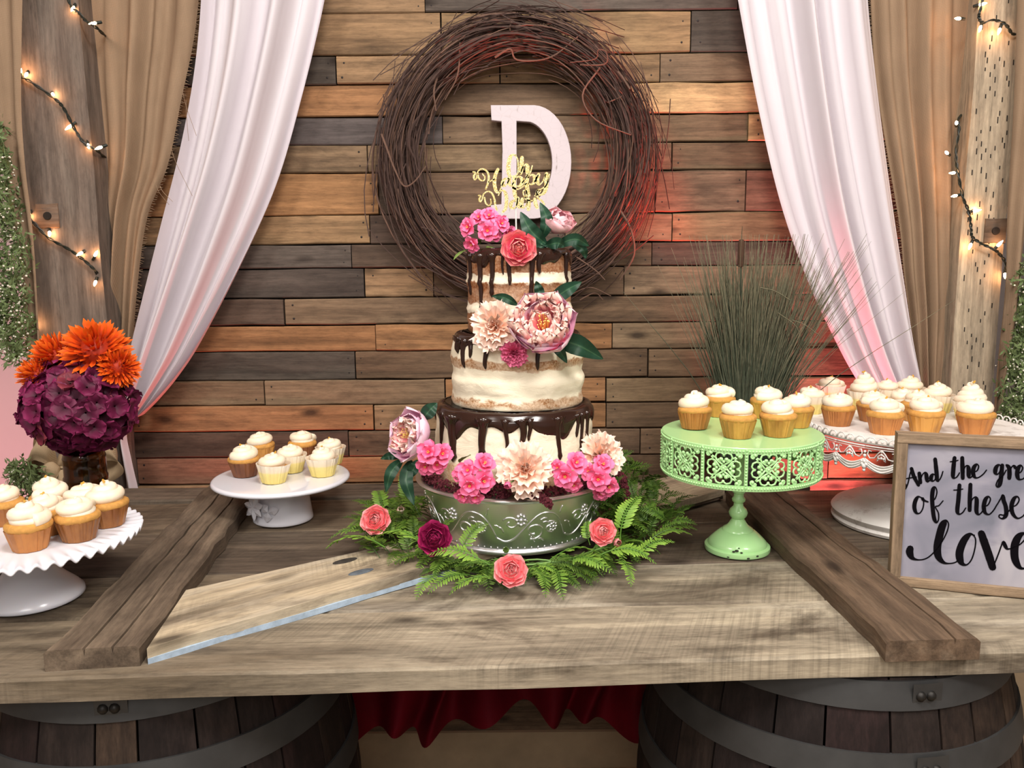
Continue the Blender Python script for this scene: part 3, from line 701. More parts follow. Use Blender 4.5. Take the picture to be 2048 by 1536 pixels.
# ------------------------------------------------------------------ tall bundle of dried grass (stands behind the mint stand)
M['grass'] = tint('dried_grass', [(0, (56, 66, 53)), (.55, (80, 86, 68)), (1, (142, 134, 108))], .7, .25)
M['cattail'] = plain('cattail_brown', (74, 50, 34), .9, .3, 90)
M['pot'] = plain('dark_pot', (52, 46, 42), .6)
gb = at_z(1490, 985, ZT); gr = thing('grass_bundle', 'tall bundle of grey-green ornamental grass with one cattail behind the mint stand', 'plant', gb)
rg = random.Random(9); g = MB()
for i in range(1150):
    a = rg.uniform(0, 6.28); q = sqrt(rg.random()); bx, by = .052 * q * cos(a), .022 * q * sin(a)
    ln = rg.gauss(0, 1); H = min(.64, rg.gauss(.53, .06)); fan = bx * 1.9 + rg.gauss(.01, .045) + (.10 if rg.random() < .10 else 0)
    if rg.random() < .06: fan += rg.choice([-.05, .12, .16])
    top = Vector((bx + fan, by + rg.gauss(0, .022), H)); mid = Vector((bx * 1.15 + fan * .22, by, H * .5))
    P = smooth_tab([(bx, by, .02), mid, top], 4); r0 = rg.uniform(.0012, .0024)
    g.tube(P, [r0 * lerp(1, .22, k / (len(P) - 1)) for k in range(len(P))], 3, False, [min(1, max(0, k / (len(P) - 1) * .9 + rg.uniform(-.25, .25))) for k in range(len(P))])
for pts in ([(1555, 625), (1590, 650), (1600, 672)], [(1520, 575), (1550, 582), (1580, 600)], [(1585, 640), (1610, 650), (1640, 672)]):
    g.tube(smooth_tab([at_y(px, py, gb.y - .05) - gb for px, py in pts], 4), .0012, 3, False, [.9] * (4 * 2 + 1))
obj('blades', g, M['grass'], gr, kind='stuff', smooth=180)
obj('pot', MB().lathe([(0, 0), (.045, 0), (.055, .03), (.058, .075), (.052, .078), (.05, .06), (0, .055)], 32), M['pot'], gr)
ct = at_y(1483, 478, gb.y - .012) - gb; cb = at_y(1481, 535, gb.y - .012) - gb
ca = obj('cattail', MB().lathe([(0, 0), (.006, .002), (.0078, .012), (.0078, (ct - cb).length - .012), (.006, (ct - cb).length - .002), (0, (ct - cb).length)], 14), M['cattail'], gr, loc=cb, rot=(ct - cb).to_track_quat('Z', 'X'))
obj('cattail_stem', MB().tube([(0, 0, 0), cb], .0016, 6).tube([ct, ct + Vector((.001, 0, .03))], [.0012, .0004], 5), M['grass'], gr)

# ------------------------------------------------------------------ cake stands
M['mint'] = plain('mint_enamel', (180, 230, 160), .28, .06, 6, coat=.4)
M['chip'] = plain('chipped_enamel', (44, 40, 34), .8)
M['white_glaze'] = plain('white_glaze', (226, 226, 234), .12, .03, 5, coat=.6)
M['milk'] = plain('milk_glass', (228, 228, 236), .2, .03, 5, sss=.15, bump=.02)
t = NT('distressed_white_metal'); c = t.mix(t.ramp(t.noise(t.coords((18, 18, 18)), 1, 6, .7), [(.54, (0,) * 3), (.74, (.8,) * 3)]), rgb(230, 226, 222), rgb(128, 108, 92)); t.color(c); t.set(Roughness=.55); M['shabby'] = t.m

def spiral(cx, cy, r0, r1, a0, turns, n=16):
    return [(cx + lerp(r0, r1, i / n) * cos(a0 + turns * 6.283 * i / n), cy + lerp(r0, r1, i / n) * sin(a0 + turns * 6.283 * i / n)) for i in range(n + 1)]
# mint stand
gc = at_z(1474, 1097, ZT); gs = thing('cake_stand', 'mint green metal cake stand with pierced filigree band', 'cake stand', gc)
gz = z_at(gc.x, gc.y, 862) - ZT; gR = m(154, gc + Vector((0, 0, gz))); bh = .078; gbR = m(63, gc)
foot = [(0, 0), (gbR, 0), (gbR + .001, .003), (gbR + .0005, .009), (gbR - .002, .011), (gbR - .0055, .0115), (gbR - .006, .016), (gbR * .84, .021), (gbR * .72, .029), (gbR * .60, .036), (gbR * .52, .040), (gbR * .48, .0405), (gbR * .46, .044), (gbR * .34, .049), (gbR * .27, .055), (gbR * .22, .061)]
ob = obj('foot', MB().lathe(foot, 56), M['mint'], gs)
stem_p = [(gbR * .22, .060), (.012, .064), (.017, .070), (.019, .077), (.016, .084), (.010, .090), (.009, .097), (.013, .101), (.0135, .105), (.010, .110), (.0095, .116), (.0125, .119), (.0125, .123), (.0088, .127), (.0085, gz - .02), (.012, gz - .008), (.012, gz - .003)]
obj('stem', MB().lathe(stem_p, 40, lambda r, z, th, i: (r * (1 + (.05 * sin(9 * th) if i >= 13 and i <= 14 else 0)), z)), M['mint'], gs)
obj('plate', MB().lathe([(0, gz - .003), (gR - .004, gz - .003), (gR + .001, gz - .004), (gR + .0015, gz - .002), (gR, gz), (0, gz)], 96), M['mint'], gs)
chips = MB()
for (a, z, s) in ((-1.95, .014, 1), (-1.85, .016, 1.4), (-1.70, .013, .9), (-1.78, .021, .6), (-1.2, .006, 1.2), (-2.1, .003, 1), (-1.5, .003, 1.3)):
    r = gbR - .0005 - max(0, (z - .006)) * .45; chips.ball((r * cos(a), r * sin(a), z), .0032 * s, 6, (1, 1, .45))
obj('paint_chips', chips, M['chip'], ob, kind='stuff')
NP = 12; pw = 2 * pi / NP
def on_cyl(u, v, a0=0): th = a0 + u * pw * .44; return (gR * cos(th), gR * sin(th), gz - bh / 2 - .001 + v * bh * .435)
def fili():
    b = MB(); W_ = .0019
    def tube2(pts, r=W_): b.tube([on_cyl(x, y) for x, y in pts], r, 6)
    for q in range(4):
        A = q * pi / 2; ca_, sa_ = cos(A), sin(A)
        rot = lambda pts: [(x * ca_ - y * sa_, x * sa_ + y * ca_) for x, y in pts]
        for sg in (1, -1):
            mir = lambda pts: [(x, y * sg) for x, y in pts]
            tube2(rot(mir([(.16, .0), (.28, .17), (.44, .38), (.62, .44), (.80, .36), (.86, .18), (.80, .05), (.66, .0)])))            # heart lobe
            tube2(rot(mir(spiral(.50, .15, .02, .14, 1.2, -.95, 12))), W_ * .9)           # inner curl
            tube2(rot(mir([(.50, .29), (.40, .26), (.30, .16)])), W_ * .8)
            tube2(rot(mir(spiral(.80, .70, .03, .17, 2.6, 1.05, 14))), W_ * .95)                # corner curl
            tube2(rot(mir([(.66, .62), (.60, .54), (.54, .42)])), W_ * .9)
        for (x, y, s) in ((.36, 0, 1.1), (.50, .15, 1.25), (.50, -.15, 1.25), (.80, .70, 1.25)):
            X, Y = rot([(x, y)])[0]; b.ball(on_cyl(X, Y), .0028 * s, 8)
    tube2([(.13 * cos(k * .5236), .13 * sin(k * .5236)) for k in range(13)], W_ * 1.2); b.ball(on_cyl(0, 0), .0035, 8)
    return b.mesh('filigree_panel', M['mint'], 180)
fm = fili(); dv = MB()
dv.box((-.0032, -.001, gz - bh), (.0032, .0015, gz - .002))
for k in range(13): dv.ball((0, .002, gz - bh + .004 + k * (bh - .008) / 12), .0026, 7)
dm = dv.mesh('divider_strip', M['mint'], 60)
for k in range(NP):
    a = k * pw - pi / 2 + .06
    link('filigree_panel', fm, gs, rot=(0, 0, a)); a2 = a + pw / 2
    link('divider_strip', dm, gs, (gR * cos(a2), gR * sin(a2), 0), (0, 0, a2 - pi / 2))
for (nm, z) in (('upper_beading', gz - .006), ('lower_beading', gz - bh + .002)):
    b = MB().lathe([(gR - .001, z - .005), (gR + .0015, z - .005), (gR + .002, z + .005), (gR - .001, z + .005)], 96, close=False)
    for k in range(170): a = k * 2 * pi / 170; b.ball(((gR + .002) * cos(a), (gR + .002) * sin(a), z), .0024, 5)
    obj(nm, b, M['mint'], gs, smooth=60)

# lace-edged white stand
lc = at_z(1808, 1040, ZT); lc.x += .012
ls_ = thing('cake_stand', 'large distressed white pedestal stand with lace-cut metal rim behind the framed sign', 'cake stand', lc)
lz = z_at(lc.x, lc.y, 852) - ZT; lR = m(209, lc + Vector((0, 0, lz)))
obj('foot', MB().lathe([(0, 0), (.163, 0), (.165, .006), (.160, .012), (.164, .018), (.166, .024), (.160, .032), (.140, .042), (.118, .046), (.112, .052), (.090, .058), (.060, .062), (.035, .066), (.026, .074)], 64), M['shabby'], ls_)
obj('stem', MB().lathe([(.026, .072), (.022, .082), (.030, .092), (.040, .106), (.046, .122), (.044, .138), (.034, .152), (.024, .164), (.030, .172), (.05, lz - .012), (.06, lz - .005)], 48), M['shabby'], ls_)
obj('plate', MB().lathe([(0, lz - .004), (lR, lz - .004), (lR + .002, lz), (lR - .002, lz + .001), (0, lz)], 96), M['shabby'], ls_)
NL = 22; lw = 2 * pi / NL
def lcyl(u, z): th = u * lw; return ((lR + .001) * cos(th), (lR + .001) * sin(th), lz + z)
def lace():
    b = MB(); r = .0017
    t2 = lambda pts, rr=r: b.tube([lcyl(x, y) for x, y in pts], rr, 5)
    for k, dz in enumerate((-.034, -.040, -.046)):                # swags
        t2([(-.5 + i / 10, dz - .013 * sin(pi * i / 10) + (.004 * k * abs(i / 10 - .5))) for i in range(11)], .0019)
    b.grid(lambda u, v: lcyl(-.5 + u, lerp(-.034, -.048, v) - .013 * sin(pi * u)), 10, 1)
    t2([(-.5 + i / 10, -.008) for i in range(11)]); t2([(-.5 + i / 10, -.0125) for i in range(11)], .001)
    for sg in (1, -1):
        t2([(sg * x, z) for x, z in ((.0, -.013), (.10, -.020), (.20, -.030), (.34, -.032), (.42, -.024), (.38, -.016), (.30, -.018))], .0015)
        t2([(sg * x, z) for x, z in spiral(.14, -.034, .02, .085, 1, .9, 10)] if False else [(sg * .05, -.030), (sg * .12, -.036), (sg * .10, -.026), (sg * .02, -.022)], .0015)
    for (x, z, s) in ((0, -.016, 1), (0, -.022, 1.2), (0, -.029, 1.2), (.07, -.03, .9), (-.07, -.03, .9), (.5, -.020, 1.2), (.5, -.028, 1.5)): b.ball(lcyl(x, z), .0026 * s, 7)
    # pendant fleur between the swags
    for (x, z, s) in ((.5, -.040, 1.3), (.5, -.050, 1.7), (.5, -.058, 1.1), (.44, -.046, 1.3), (.56, -.046, 1.3), (.41, -.040, .9), (.59, -.040, .9)): b.ball(lcyl(x, z), .0032 * s, 8, (1, 1, 1.1))
    for k in range(3):                                           # little loops standing on the rim
        c = -.33 + k * .333; t2([(c - .15, .0), (c - .14, .006), (c - .06, .0105), (c + .06, .0105), (c + .14, .006), (c + .15, .0)], .0015); b.ball(lcyl(c, .003), .0022, 6)
    return b.mesh('lace_section', M['shabby'], 180)
lm = lace()
for k in range(NL): link('lace_section', lm, ls_, rot=(0, 0, k * lw))

# small white pedestal with a moulded flower
mc = at_z(567, 1037, ZT); ms = thing('cake_stand', 'smooth white ceramic cake stand with a moulded flower on its foot', 'cake stand', mc)
mz = z_at(mc.x, mc.y, 952) - ZT; mR = m(135, mc + Vector((0, 0, mz))); mb0 = m(59, mc)
mt = m(49, mc + Vector((0, 0, mz)))
obj('foot', MB().lathe([(0, 0), (mb0 - .002, 0), (mb0, .003), (mb0 - .001, .008), (lerp(mb0, mt, .5), (mz - .012) * .5), (mt, mz - .014), (mt - .002, mz - .010)], 64), M['white_glaze'], ms, smooth=60)
obj('plate', MB().lathe([(0, mz - .014), (mR - .02, mz - .0135), (mR - .004, mz - .011), (mR, mz - .007), (mR - .001, mz - .003), (mR - .004, mz - .0005), (mR - .008, mz), (0, mz - .001)], 96), M['white_glaze'], ms, smooth=60)
def star_flower(n, L, w, th):
    b = MB()
    for k in range(n):
        a = k * 2 * pi / n + .3; ca_, sa_ = cos(a), sin(a)
        pts = [(0, 0), (L * .45, w), (L * .8, w * .55), (L, 0), (L * .8, -w * .55), (L * .45, -w)]
        V = [(x * ca_ - y * sa_, x * sa_ + y * ca_, 0) for x, y in pts] + [(L * .45 * ca_, L * .45 * sa_, th)] + [(0, 0, th * .6)]
        b.add(V, [(7, 1, 6), (1, 2, 6), (2, 3, 6), (3, 4, 6), (4, 5, 6), (5, 7, 6), (0, 5, 4, 3, 2, 1)])
    return b
fa_ = -pi / 2 - .62
def on_foot(a, z, out=0): r = lerp(mb0, mt, z / mz) + out; return Vector((r * cos(a), r * sin(a), z))
for (a, z, L, w, lab) in ((fa_ - .10, .044, .031, .0095, 'moulded_flower'), (fa_ + .42, .036, .024, .0105, 'moulded_leaf')):
    nrm = Vector((cos(a) * .7, sin(a), .08))
    obj(lab, star_flower(7 if lab == 'moulded_flower' else 3, L, w, .006), M['white_glaze'], ms, loc=on_foot(a, z, .012 if lab == 'moulded_flower' else .004), rot=nrm.to_track_quat('Z', 'Y'), smooth=20)

# ruffled milk-glass stand at the left
rc = at_z(66, 1196, ZT); rs_ = thing('cake_stand', 'white milk glass cake stand with ruffled rim at the left edge', 'cake stand', rc)
rz = z_at(rc.x, rc.y, 1066) - ZT; rR = m(212, rc + Vector((0, 0, rz))); rb0 = m(95, rc)
obj('foot', MB().lathe([(0, .002), (rb0 - .006, 0), (rb0, .004), (rb0 - .001, .010), (rb0 * .88, .020), (rb0 * .70, .034), (rb0 * .53, .050), (rb0 * .42, .068), (rb0 * .36, .086), (rb0 * .33, rz - .012), (rb0 * .36, rz - .006)], 64), M['milk'], rs_, smooth=180)
def ruff(r, z, th, i):
    k = max(0, (r - rR * .80) / (rR * .20)); return (r * (1 + .008 * k * sin(50 * th)), z + .0048 * k ** 1.3 * sin(50 * th) - (.004 * k if i < 8 else .004 * k))
prof = [(0, rz - .009), (rR * .5, rz - .009), (rR * .8, rz - .008)] + [(rR * lerp(.8, 1, q), rz - .007 + .002 * q) for q in (.3, .6, .9, 1.0)] + [(rR * 1.004, rz - .0025)] + [(rR * lerp(1, .8, q), rz) for q in (0.02, .2, .5, .8)] + [(rR * .75, rz), (rR * .4, rz), (0, rz)]
obj('plate', MB().lathe(prof, 500, ruff), M['milk'], rs_, smooth=180)

# silver drum under the cake: stands on the brace
SZ = ZT + .0275
sc = at_z(1028, 1054, SZ); ss = thing('cake_stand', 'round silver drum cake stand embossed with scrolling flowers', 'cake stand', sc)
sz = z_at(sc.x, sc.y, 945) - SZ; sR = m(192, sc + Vector((0, 0, sz))); sb = m(152, sc)
t = NT('embossed_silver'); t.set(**{'Metallic': 1.0, 'Roughness': .33, 'Base Color': (.80, .80, .81, 1)}); t.bump(t.noise(t.coords((30, 30, 30)), 1, 3), .12, .002); M['silver'] = t.m
def srad(z): q = z / sz; return lerp(sb + .002, sR - .010, q ** .85)
obj('drum', MB().lathe([(0, 0), (sb + .010, 0), (sb + .012, .004), (sb + .009, .009), (sb + .003, .012)] + [(srad(lerp(.012, sz - .012, q / 8)), lerp(.012, sz - .012, q / 8)) for q in range(9)] + [(sR - .006, sz - .010), (sR, sz - .007), (sR + .003, sz - .003), (sR, sz), (sR - .006, sz + .001), (sR - .012, sz - .003), (0, sz - .003)], 128), M['silver'], ss, smooth=60)
NS = 8; sw = 2 * pi / NS
def scyl(u, q, out=-.0002): z = sz * q; th = u * sw; r = srad(z) + out; return (r * cos(th), r * sin(th), z)
def scroll():
    b = MB(); t2 = lambda pts, r=.0016: b.tube([scyl(x, y) for x, y in smooth_tab([(x, y, 0) for x, y in pts], 3) for x, y in [(x, y)]] if False else [scyl(p.x, p.y) for p in smooth_tab([(x, y, 0) for x, y in pts], 4)], r, 6)
    t2([(-.5, .30), (-.38, .24), (-.25, .30), (-.12, .46), (.0, .62), (.12, .72), (.28, .70), (.40, .55), (.5, .30)], .0020)
    t2([(p[0], p[1]) for p in spiral(.02, .42, .05, .15, 5.0, -1.1, 12)], .0022); t2(spiral(.26, .45, .03, .12, .6, 1.2, 12), .0020); t2(spiral(-.30, .56, .03, .12, 2.0, 1.1, 12), .0020)
    for (cx, cy, s) in ((-.16, .62, 1.0), (.30, .46, .8)):
        for k in range(8): a = k * .785; b.ball(scyl(cx + .055 * s * cos(a), cy + .085 * s * sin(a)), .0046 * s, 6, (1, 1, 1))
        b.ball(scyl(cx, cy), .005 * s, 8)
    for (x0, y0, a) in ((.10, .60, .2), (.14, .56, -.2), (-.05, .36, -.6), (-.02, .32, -.9), (.38, .70, 1.2), (-.40, .40, 2.2), (-.44, .46, 2.6), (.08, .28, -.4)):
        t2([(x0, y0), (x0 + .05 * cos(a), y0 + .07 * sin(a) + .02), (x0 + .10 * cos(a), y0 + .12 * sin(a))], .0017)
    for k in range(10): b.ball(scyl(-.5 + k / 10, .12, 0), .0020, 5)
    return b.mesh('embossed_scroll', M['silver'], 180)
sm = scroll()
for k in range(NS): link('embossed_scroll', sm, ss, rot=(0, 0, k * sw + .2))
STOP = SZ + sz - .003                       # where the cake rests

# ------------------------------------------------------------------ framed sign
S0 = at_z(1779, 1172, ZT); S1 = at_z(2048, 1199, ZT)
ex = Vector((S1.x - S0.x, S1.y - S0.y, 0)).normalized(); lean = radians(3.0)
ny = Vector((-ex.y, ex.x, 0)); ez = (Vector((0, 0, 1)) * cos(lean) + ny * sin(lean)).normalized(); ey = ez.cross(ex)
SM = Matrix((ex, ey, ez)).transposed()
sg = thing('framed_sign', 'grey framed sign with black brush lettering standing at the right edge', 'sign', S0 + Vector((0, 0, .001)), SM)
def on_sign(px, py, dy=.0075):             # pixel -> sign plane (x along, z up)
    d = ray(px, py); o_ = S0 + ey * dy; k = (o_ - CAM).dot(ey) / d.dot(ey); q = CAM + d * k - S0; return (q.dot(ex), q.dot(ez))
Hs = on_sign(1778, 867, 0)[1]; Ws = .43; fb_ = .0175
M['frame'] = wood('sign_frame_wood', stain=.3, grain=.25, knots=False, sc=1.5)
for (nm, x0, x1, z0, z1, ver) in (('frame_rail', 0, Ws, Hs - fb_, Hs, 0), ('frame_rail', 0, Ws, 0, fb_, 0), ('frame_rail', 0, fb_, fb_, Hs - fb_, 1), ('frame_rail', Ws - fb_, Ws, fb_, Hs - fb_, 1)):
    L, w = (x1 - x0, z1 - z0) if not ver else (z1 - z0, x1 - x0)
    obj(nm, plank_mb(L, w, .034, 6, .0012, .0004), M['frame'], sg, loc=((x0 + x1) / 2, .017, (z0 + z1) / 2), rot=(pi / 2, 0 if not ver else -pi / 2, 0), color=rgb(150, 130, 108))
t = NT('printed_grey_panel'); v = t.coords((9, 9, 9), False); v2 = t.coords((4, 4, 14), False)
c = t.ramp(t.noise(v, 1, 3, .5, .8), [(.3, rgb(116, 118, 132)), (.5, rgb(146, 144, 158)), (.72, rgb(174, 170, 178))])
c = t.mix(t.ramp(t.noise(v2, 1, 5, .6), [(.56, (0,) * 3), (.72, (.7,) * 3)]), c, rgb(96, 98, 114)); t.color(c); t.set(Roughness=.65); M['panel'] = t.m
obj('panel', MB().box((fb_ * .8, .008, fb_ * .8), (Ws - fb_ * .8, .026, Hs - fb_ * .8)), M['panel'], sg, smooth=0)
M['ink'] = plain('black_ink', (14, 12, 16), .9, spec=.05)
def brush(strokes, to2, y, thick, thin, name, mat, parent, solid=.0012, sc_=1.0):
    """calligraphy: pen strokes swell on the way down and thin on the way up; strokes are pixel polylines"""
    for gname, group in strokes:
        b = MB()
        for st in group:
            tk = thick
            if isinstance(st, tuple) and isinstance(st[0], (int, float)): tk, st = st[0], st[1]
            P = [Vector((*to2(x, y_), 0)) for x, y_ in st]; P = smooth_tab(P, 6)
            n = len(P); ws = []
            for i in range(n):
                d = P[min(i + 1, n - 1)] - P[max(i - 1, 0)]; l = d.length or 1; dn = max(0, -d.y / l)
                ws.append(lerp(thin, tk, dn ** 1.3) * (.55 if i in (0, n - 1) else 1))
            ws = [sum(ws[max(0, i - 3):i + 4]) / len(ws[max(0, i - 3):i + 4]) for i in range(n)]
            V = []
            for i in range(n):
                d = (P[min(i + 1, n - 1)] - P[max(i - 1, 0)]); d = d.normalized() if d.length > 0 else Vector((1, 0, 0)); nn = Vector((-d.y, d.x, 0)) * ws[i] * .5
                for q, yy in ((P[i] + nn, y - solid), (P[i] - nn, y - solid), (P[i] - nn, y), (P[i] + nn, y)): V.append((q.x, yy, q.y))
            Fc = [(i * 4 + j, (i + 1) * 4 + j, (i + 1) * 4 + (j + 1) % 4, i * 4 + (j + 1) % 4) for i in range(n - 1) for j in range(4)] + [(3, 2, 1, 0), ((n - 1) * 4, (n - 1) * 4 + 1, (n - 1) * 4 + 2, (n - 1) * 4 + 3)]
            b.add(V, Fc)
            for e in (0, n - 1):           # round ends
                k = len(b.v); rr = ws[e] * .5; c = P[e]
                b.add([(c.x + rr * cos(a * pi / 4), y - solid * .98, c.y + rr * sin(a * pi / 4)) for a in range(8)], [tuple(range(8))])
        obj(gname, b, mat, parent, smooth=30)
def sp(pts): return [(1600 + x / 3.656, 740 + y / 3.656) for x, y in pts]
L_and = [sp([(775, 858), (772, 838), (752, 842), (742, 862), (752, 880), (772, 872), (790, 830), (803, 770), (815, 726)]), sp([(815, 724), (832, 780), (866, 846)]), (.003, sp([(768, 800), (800, 794), (852, 786)])),
  sp([(872, 758), (880, 828)]), sp([(880, 815), (892, 775), (910, 755), (922, 765), (930, 815), (944, 815), (958, 795), (962, 788)]),
  sp([(992, 772), (970, 768), (957, 795), (968, 815), (985, 808), (996, 780)]), sp([(988, 655), (997, 740), (1004, 810), (1020, 806), (1034, 780), (1045, 745)])]
L_the = [sp([(1130, 645), (1122, 720), (1119, 785), (1138, 792), (1155, 775), (1166, 755)]), (.003, sp([(1098, 674), (1128, 672), (1156, 664)])), sp([(1186, 645), (1188, 720), (1190, 795)]),
  sp([(1191, 760), (1203, 718), (1220, 704), (1232, 722), (1234, 780), (1248, 790), (1262, 775), (1272, 760)]), sp([(1270, 752), (1296, 738), (1306, 708), (1292, 694), (1272, 715), (1265, 755), (1278, 788), (1305, 790), (1340, 765), (1364, 735)])]
L_gre = [sp([(1474, 706), (1452, 698), (1432, 720), (1428, 755), (1444, 766), (1462, 745), (1474, 712)]), sp([(1478, 700), (1472, 770), (1462, 835), (1446, 858), (1434, 845), (1450, 805), (1485, 775), (1508, 735)]),
  sp([(1514, 715), (1508, 698), (1526, 712), (1532, 755), (1530, 795)]), sp([(1532, 760), (1545, 718), (1562, 704), (1576, 720)]), sp([(1590, 762), (1616, 748), (1628, 718), (1612, 702), (1594, 725), (1588, 770), (1600, 802), (1630, 800), (1660, 772)])]
L_atest = [sp([(1718, 722), (1696, 716), (1678, 740), (1676, 776), (1690, 790), (1708, 768), (1718, 728)]), sp([(1720, 716), (1722, 780), (1738, 792), (1756, 760)]), sp([(1775, 672), (1768, 745), (1768, 800), (1786, 806), (1802, 780)]), (.003, sp([(1748, 700), (1776, 698), (1804, 690)])),
  sp([(1812, 778), (1838, 764), (1846, 738), (1832, 726), (1816, 745), (1812, 785), (1824, 812), (1850, 806), (1866, 784)]), sp([(1868, 784), (1888, 738), (1892, 770), (1900, 800), (1888, 824), (1870, 818)]), sp([(1940, 690), (1932, 760), (1934, 815), (1952, 822), (1970, 796)]), (.003, sp([(1912, 720), (1940, 716), (1968, 708)]))]
L_of = [sp([(888, 936), (862, 932), (842, 965), (836, 1010), (850, 1048), (876, 1050), (898, 1015), (904, 970), (892, 938), (905, 956), (935, 968)]), sp([(968, 965), (990, 940), (1001, 895), (990, 862), (974, 872), (966, 930), (970, 1010), (980, 1085), (996, 1118), (1012, 1100), (1012, 1050), (990, 1005), (1015, 995), (1046, 960)])]
L_these = [sp([(1166, 845), (1158, 950), (1150, 1035), (1166, 1058), (1190, 1045), (1212, 1012)]), (.0035, sp([(1124, 882), (1160, 880), (1190, 874)])), sp([(1246, 840), (1242, 940), (1240, 1030)]), sp([(1242, 1005), (1256, 955), (1280, 934), (1292, 955), (1290, 1035), (1306, 1060), (1328, 1045), (1346, 1012)]),
  sp([(1342, 1004), (1374, 990), (1392, 950), (1378, 930), (1356, 950), (1344, 1000), (1352, 1045), (1382, 1060), (1415, 1030), (1440, 988)]), sp([(1440, 990), (1464, 950), (1482, 920), (1488, 955), (1506, 1010), (1506, 1065), (1482, 1090), (1456, 1080), (1462, 1062), (1500, 1062), (1548, 1008)]),
  sp([(1540, 1006), (1580, 992), (1602, 955), (1590, 930), (1564, 945), (1546, 1000), (1556, 1055), (1590, 1088), (1630, 1072), (1660, 1030)])]
L_is = [sp([(1722, 985), (1716, 1050), (1724, 1092), (1746, 1085), (1764, 1050)]), (.005, sp([(1728, 935), (1730, 946)])), sp([(1764, 1050), (1790, 985), (1796, 1025), (1808, 1065), (1796, 1106), (1768, 1100)])]
L_love = [(.0125, sp([(806, 1308), (802, 1340), (822, 1378), (870, 1392), (930, 1378), (990, 1325), (1040, 1255), (1075, 1185), (1086, 1130), (1068, 1108), (1042, 1140), (1020, 1215), (1004, 1300), (1012, 1370), (1052, 1412), (1100, 1418), (1140, 1408), (1166, 1382)])),
  (.0125, sp([(1276, 1212), (1240, 1206), (1196, 1255), (1166, 1340), (1178, 1410), (1218, 1428), (1256, 1385), (1280, 1300), (1282, 1235), (1256, 1202)])), (.0135, sp([(1326, 1198), (1350, 1270), (1378, 1350), (1408, 1448)])), sp([(1412, 1446), (1450, 1350), (1484, 1262), (1500, 1290), (1516, 1312), (1545, 1308), (1562, 1300)]),
  (.0125, sp([(1556, 1302), (1610, 1278), (1652, 1228), (1640, 1198), (1598, 1222), (1570, 1290), (1572, 1385), (1610, 1450), (1670, 1445), (1730, 1390), (1790, 1320)]))]
brush([('lettering', L_and), ('lettering', L_the), ('lettering', L_gre + L_atest), ('lettering', L_of), ('lettering', L_these), ('lettering', L_is), ('lettering', L_love)], lambda x, y_: on_sign(x, y_), .0078, .0068, .0021, 'lettering', M['ink'], sg, .0006)
# ------------------------------------------------------------------ cupcakes
t = NT('buttercream'); t.set(**{'Roughness': .45, 'Subsurface Weight': .25, 'Subsurface Radius': (.012, .008, .005), 'Subsurface Scale': .5}); n_ = t.noise(t.coords((60, 60, 60)), 1, 3); t.color(t.ramp(n_, [(.3, rgb(246, 226, 198)), (.7, rgb(252, 238, 216))])); t.bump(n_, .15, .001); M['cream'] = t.m
M['sponge'] = plain('golden_sponge', (206, 150, 74), .8, .3, 120, bump=.3)
t = NT('greaseproof_wrapper'); oi = t.n('ShaderNodeObjectInfo'); g_ = t.noise(t.coords((24, 24, 10)), 1, 4, .6)
t.color(t.mix(1.0, oi.outputs['Color'], t.ramp(g_, [(.34, (.62, .52, .42)), (.6, (1.1, 1.08, 1.0))]), 'MULTIPLY')); t.set(Roughness=.4); M['liner'] = t.m
M['pale_liner'] = tint('pale_liner', [(0, (226, 206, 122)), (.56, (236, 218, 142)), (.66, (240, 222, 190)), (1, (246, 234, 214))], .5, .06)
M['gold_bit'] = plain('caramel_crumb', (220, 170, 70), .4, .3, 80)
def liner(h, rb, rt, tints=None, scallop=False):
    def md(r, z, th, i): k = 1 + (.022 if i > 0 and i < 5 else 0) * (1 if sin(40 * th) > 0 else -1); return (r * k, z + (.0015 * sin(40 * th) if scallop and i in (3, 4) else 0))
    return MB().lathe([(rb - .002, 0), (rb, .0008), (lerp(rb, rt, .5), h * .5), (rt, h), (rt - .0008, h), (lerp(rb, rt, .5) - .001, h * .5), (rb - .003, .003)], 80, md, tints, True)
def frosting(style, seed):
    r = random.Random(seed); b = MB(); turns, R0, H, tr = {'tall': (2.2, .0240, .021, .0115), 'wide': (1.9, .0250, .0135, .0110), 'dome': (2.0, .0232, .0155, .0112), 'high': (3.2, .0240, .034, .0110)}[style]
    n = 84; P = []; rad = []; ph = r.uniform(0, 6.28); ox, oy = r.uniform(-.002, .002), r.uniform(-.002, .002)
    for i in range(n + 1):
        s = i / n; a = ph + turns * 2 * pi * s; rr = R0 * (1 - s) ** .8; P.append((rr * cos(a) + ox * s, rr * sin(a) + oy * s, .006 + H * s ** 1.05)); rad.append(tr * lerp(1.0, .72, s) * (1 + .06 * sin(a * 2.3 + ph)) if s < .97 else tr * .3)
    b.tube(P, rad, 12); b.lathe([(0, -.002), (R0 * 1.05, -.002), (R0 * 1.1, .006), (R0 * .6, .006 + H * .5), (0, .004 + H)], 20)
    tip = P[-1]; b.tube([tip, (tip[0] + .003, tip[1], tip[2] + .004), (tip[0] + .006, tip[1], tip[2] + .003)], [tr * .5, tr * .4, .0006], 8)
    return b.mesh('frosting', M['cream'], 180), H + .014
FM = {(s, k): frosting(s, k * 7 + len(s)) for s in ('tall', 'wide', 'dome', 'high') for k in range(2)}
SPM = MB().lathe([(0, 0), (.0315, 0), (.0338, .003), (.0345, .006), (.0333, .010), (.029, .0125), (.018, .014), (0, .0145)], 40, lambda r, z, th, i: (r * (1 + .015 * sin(3 * th + .5) + .008 * sin(7 * th)), z)).mesh('sponge', M['sponge'], 180)
LN = liner(.034, .0245, .0335).mesh('liner', M['liner'], 30)
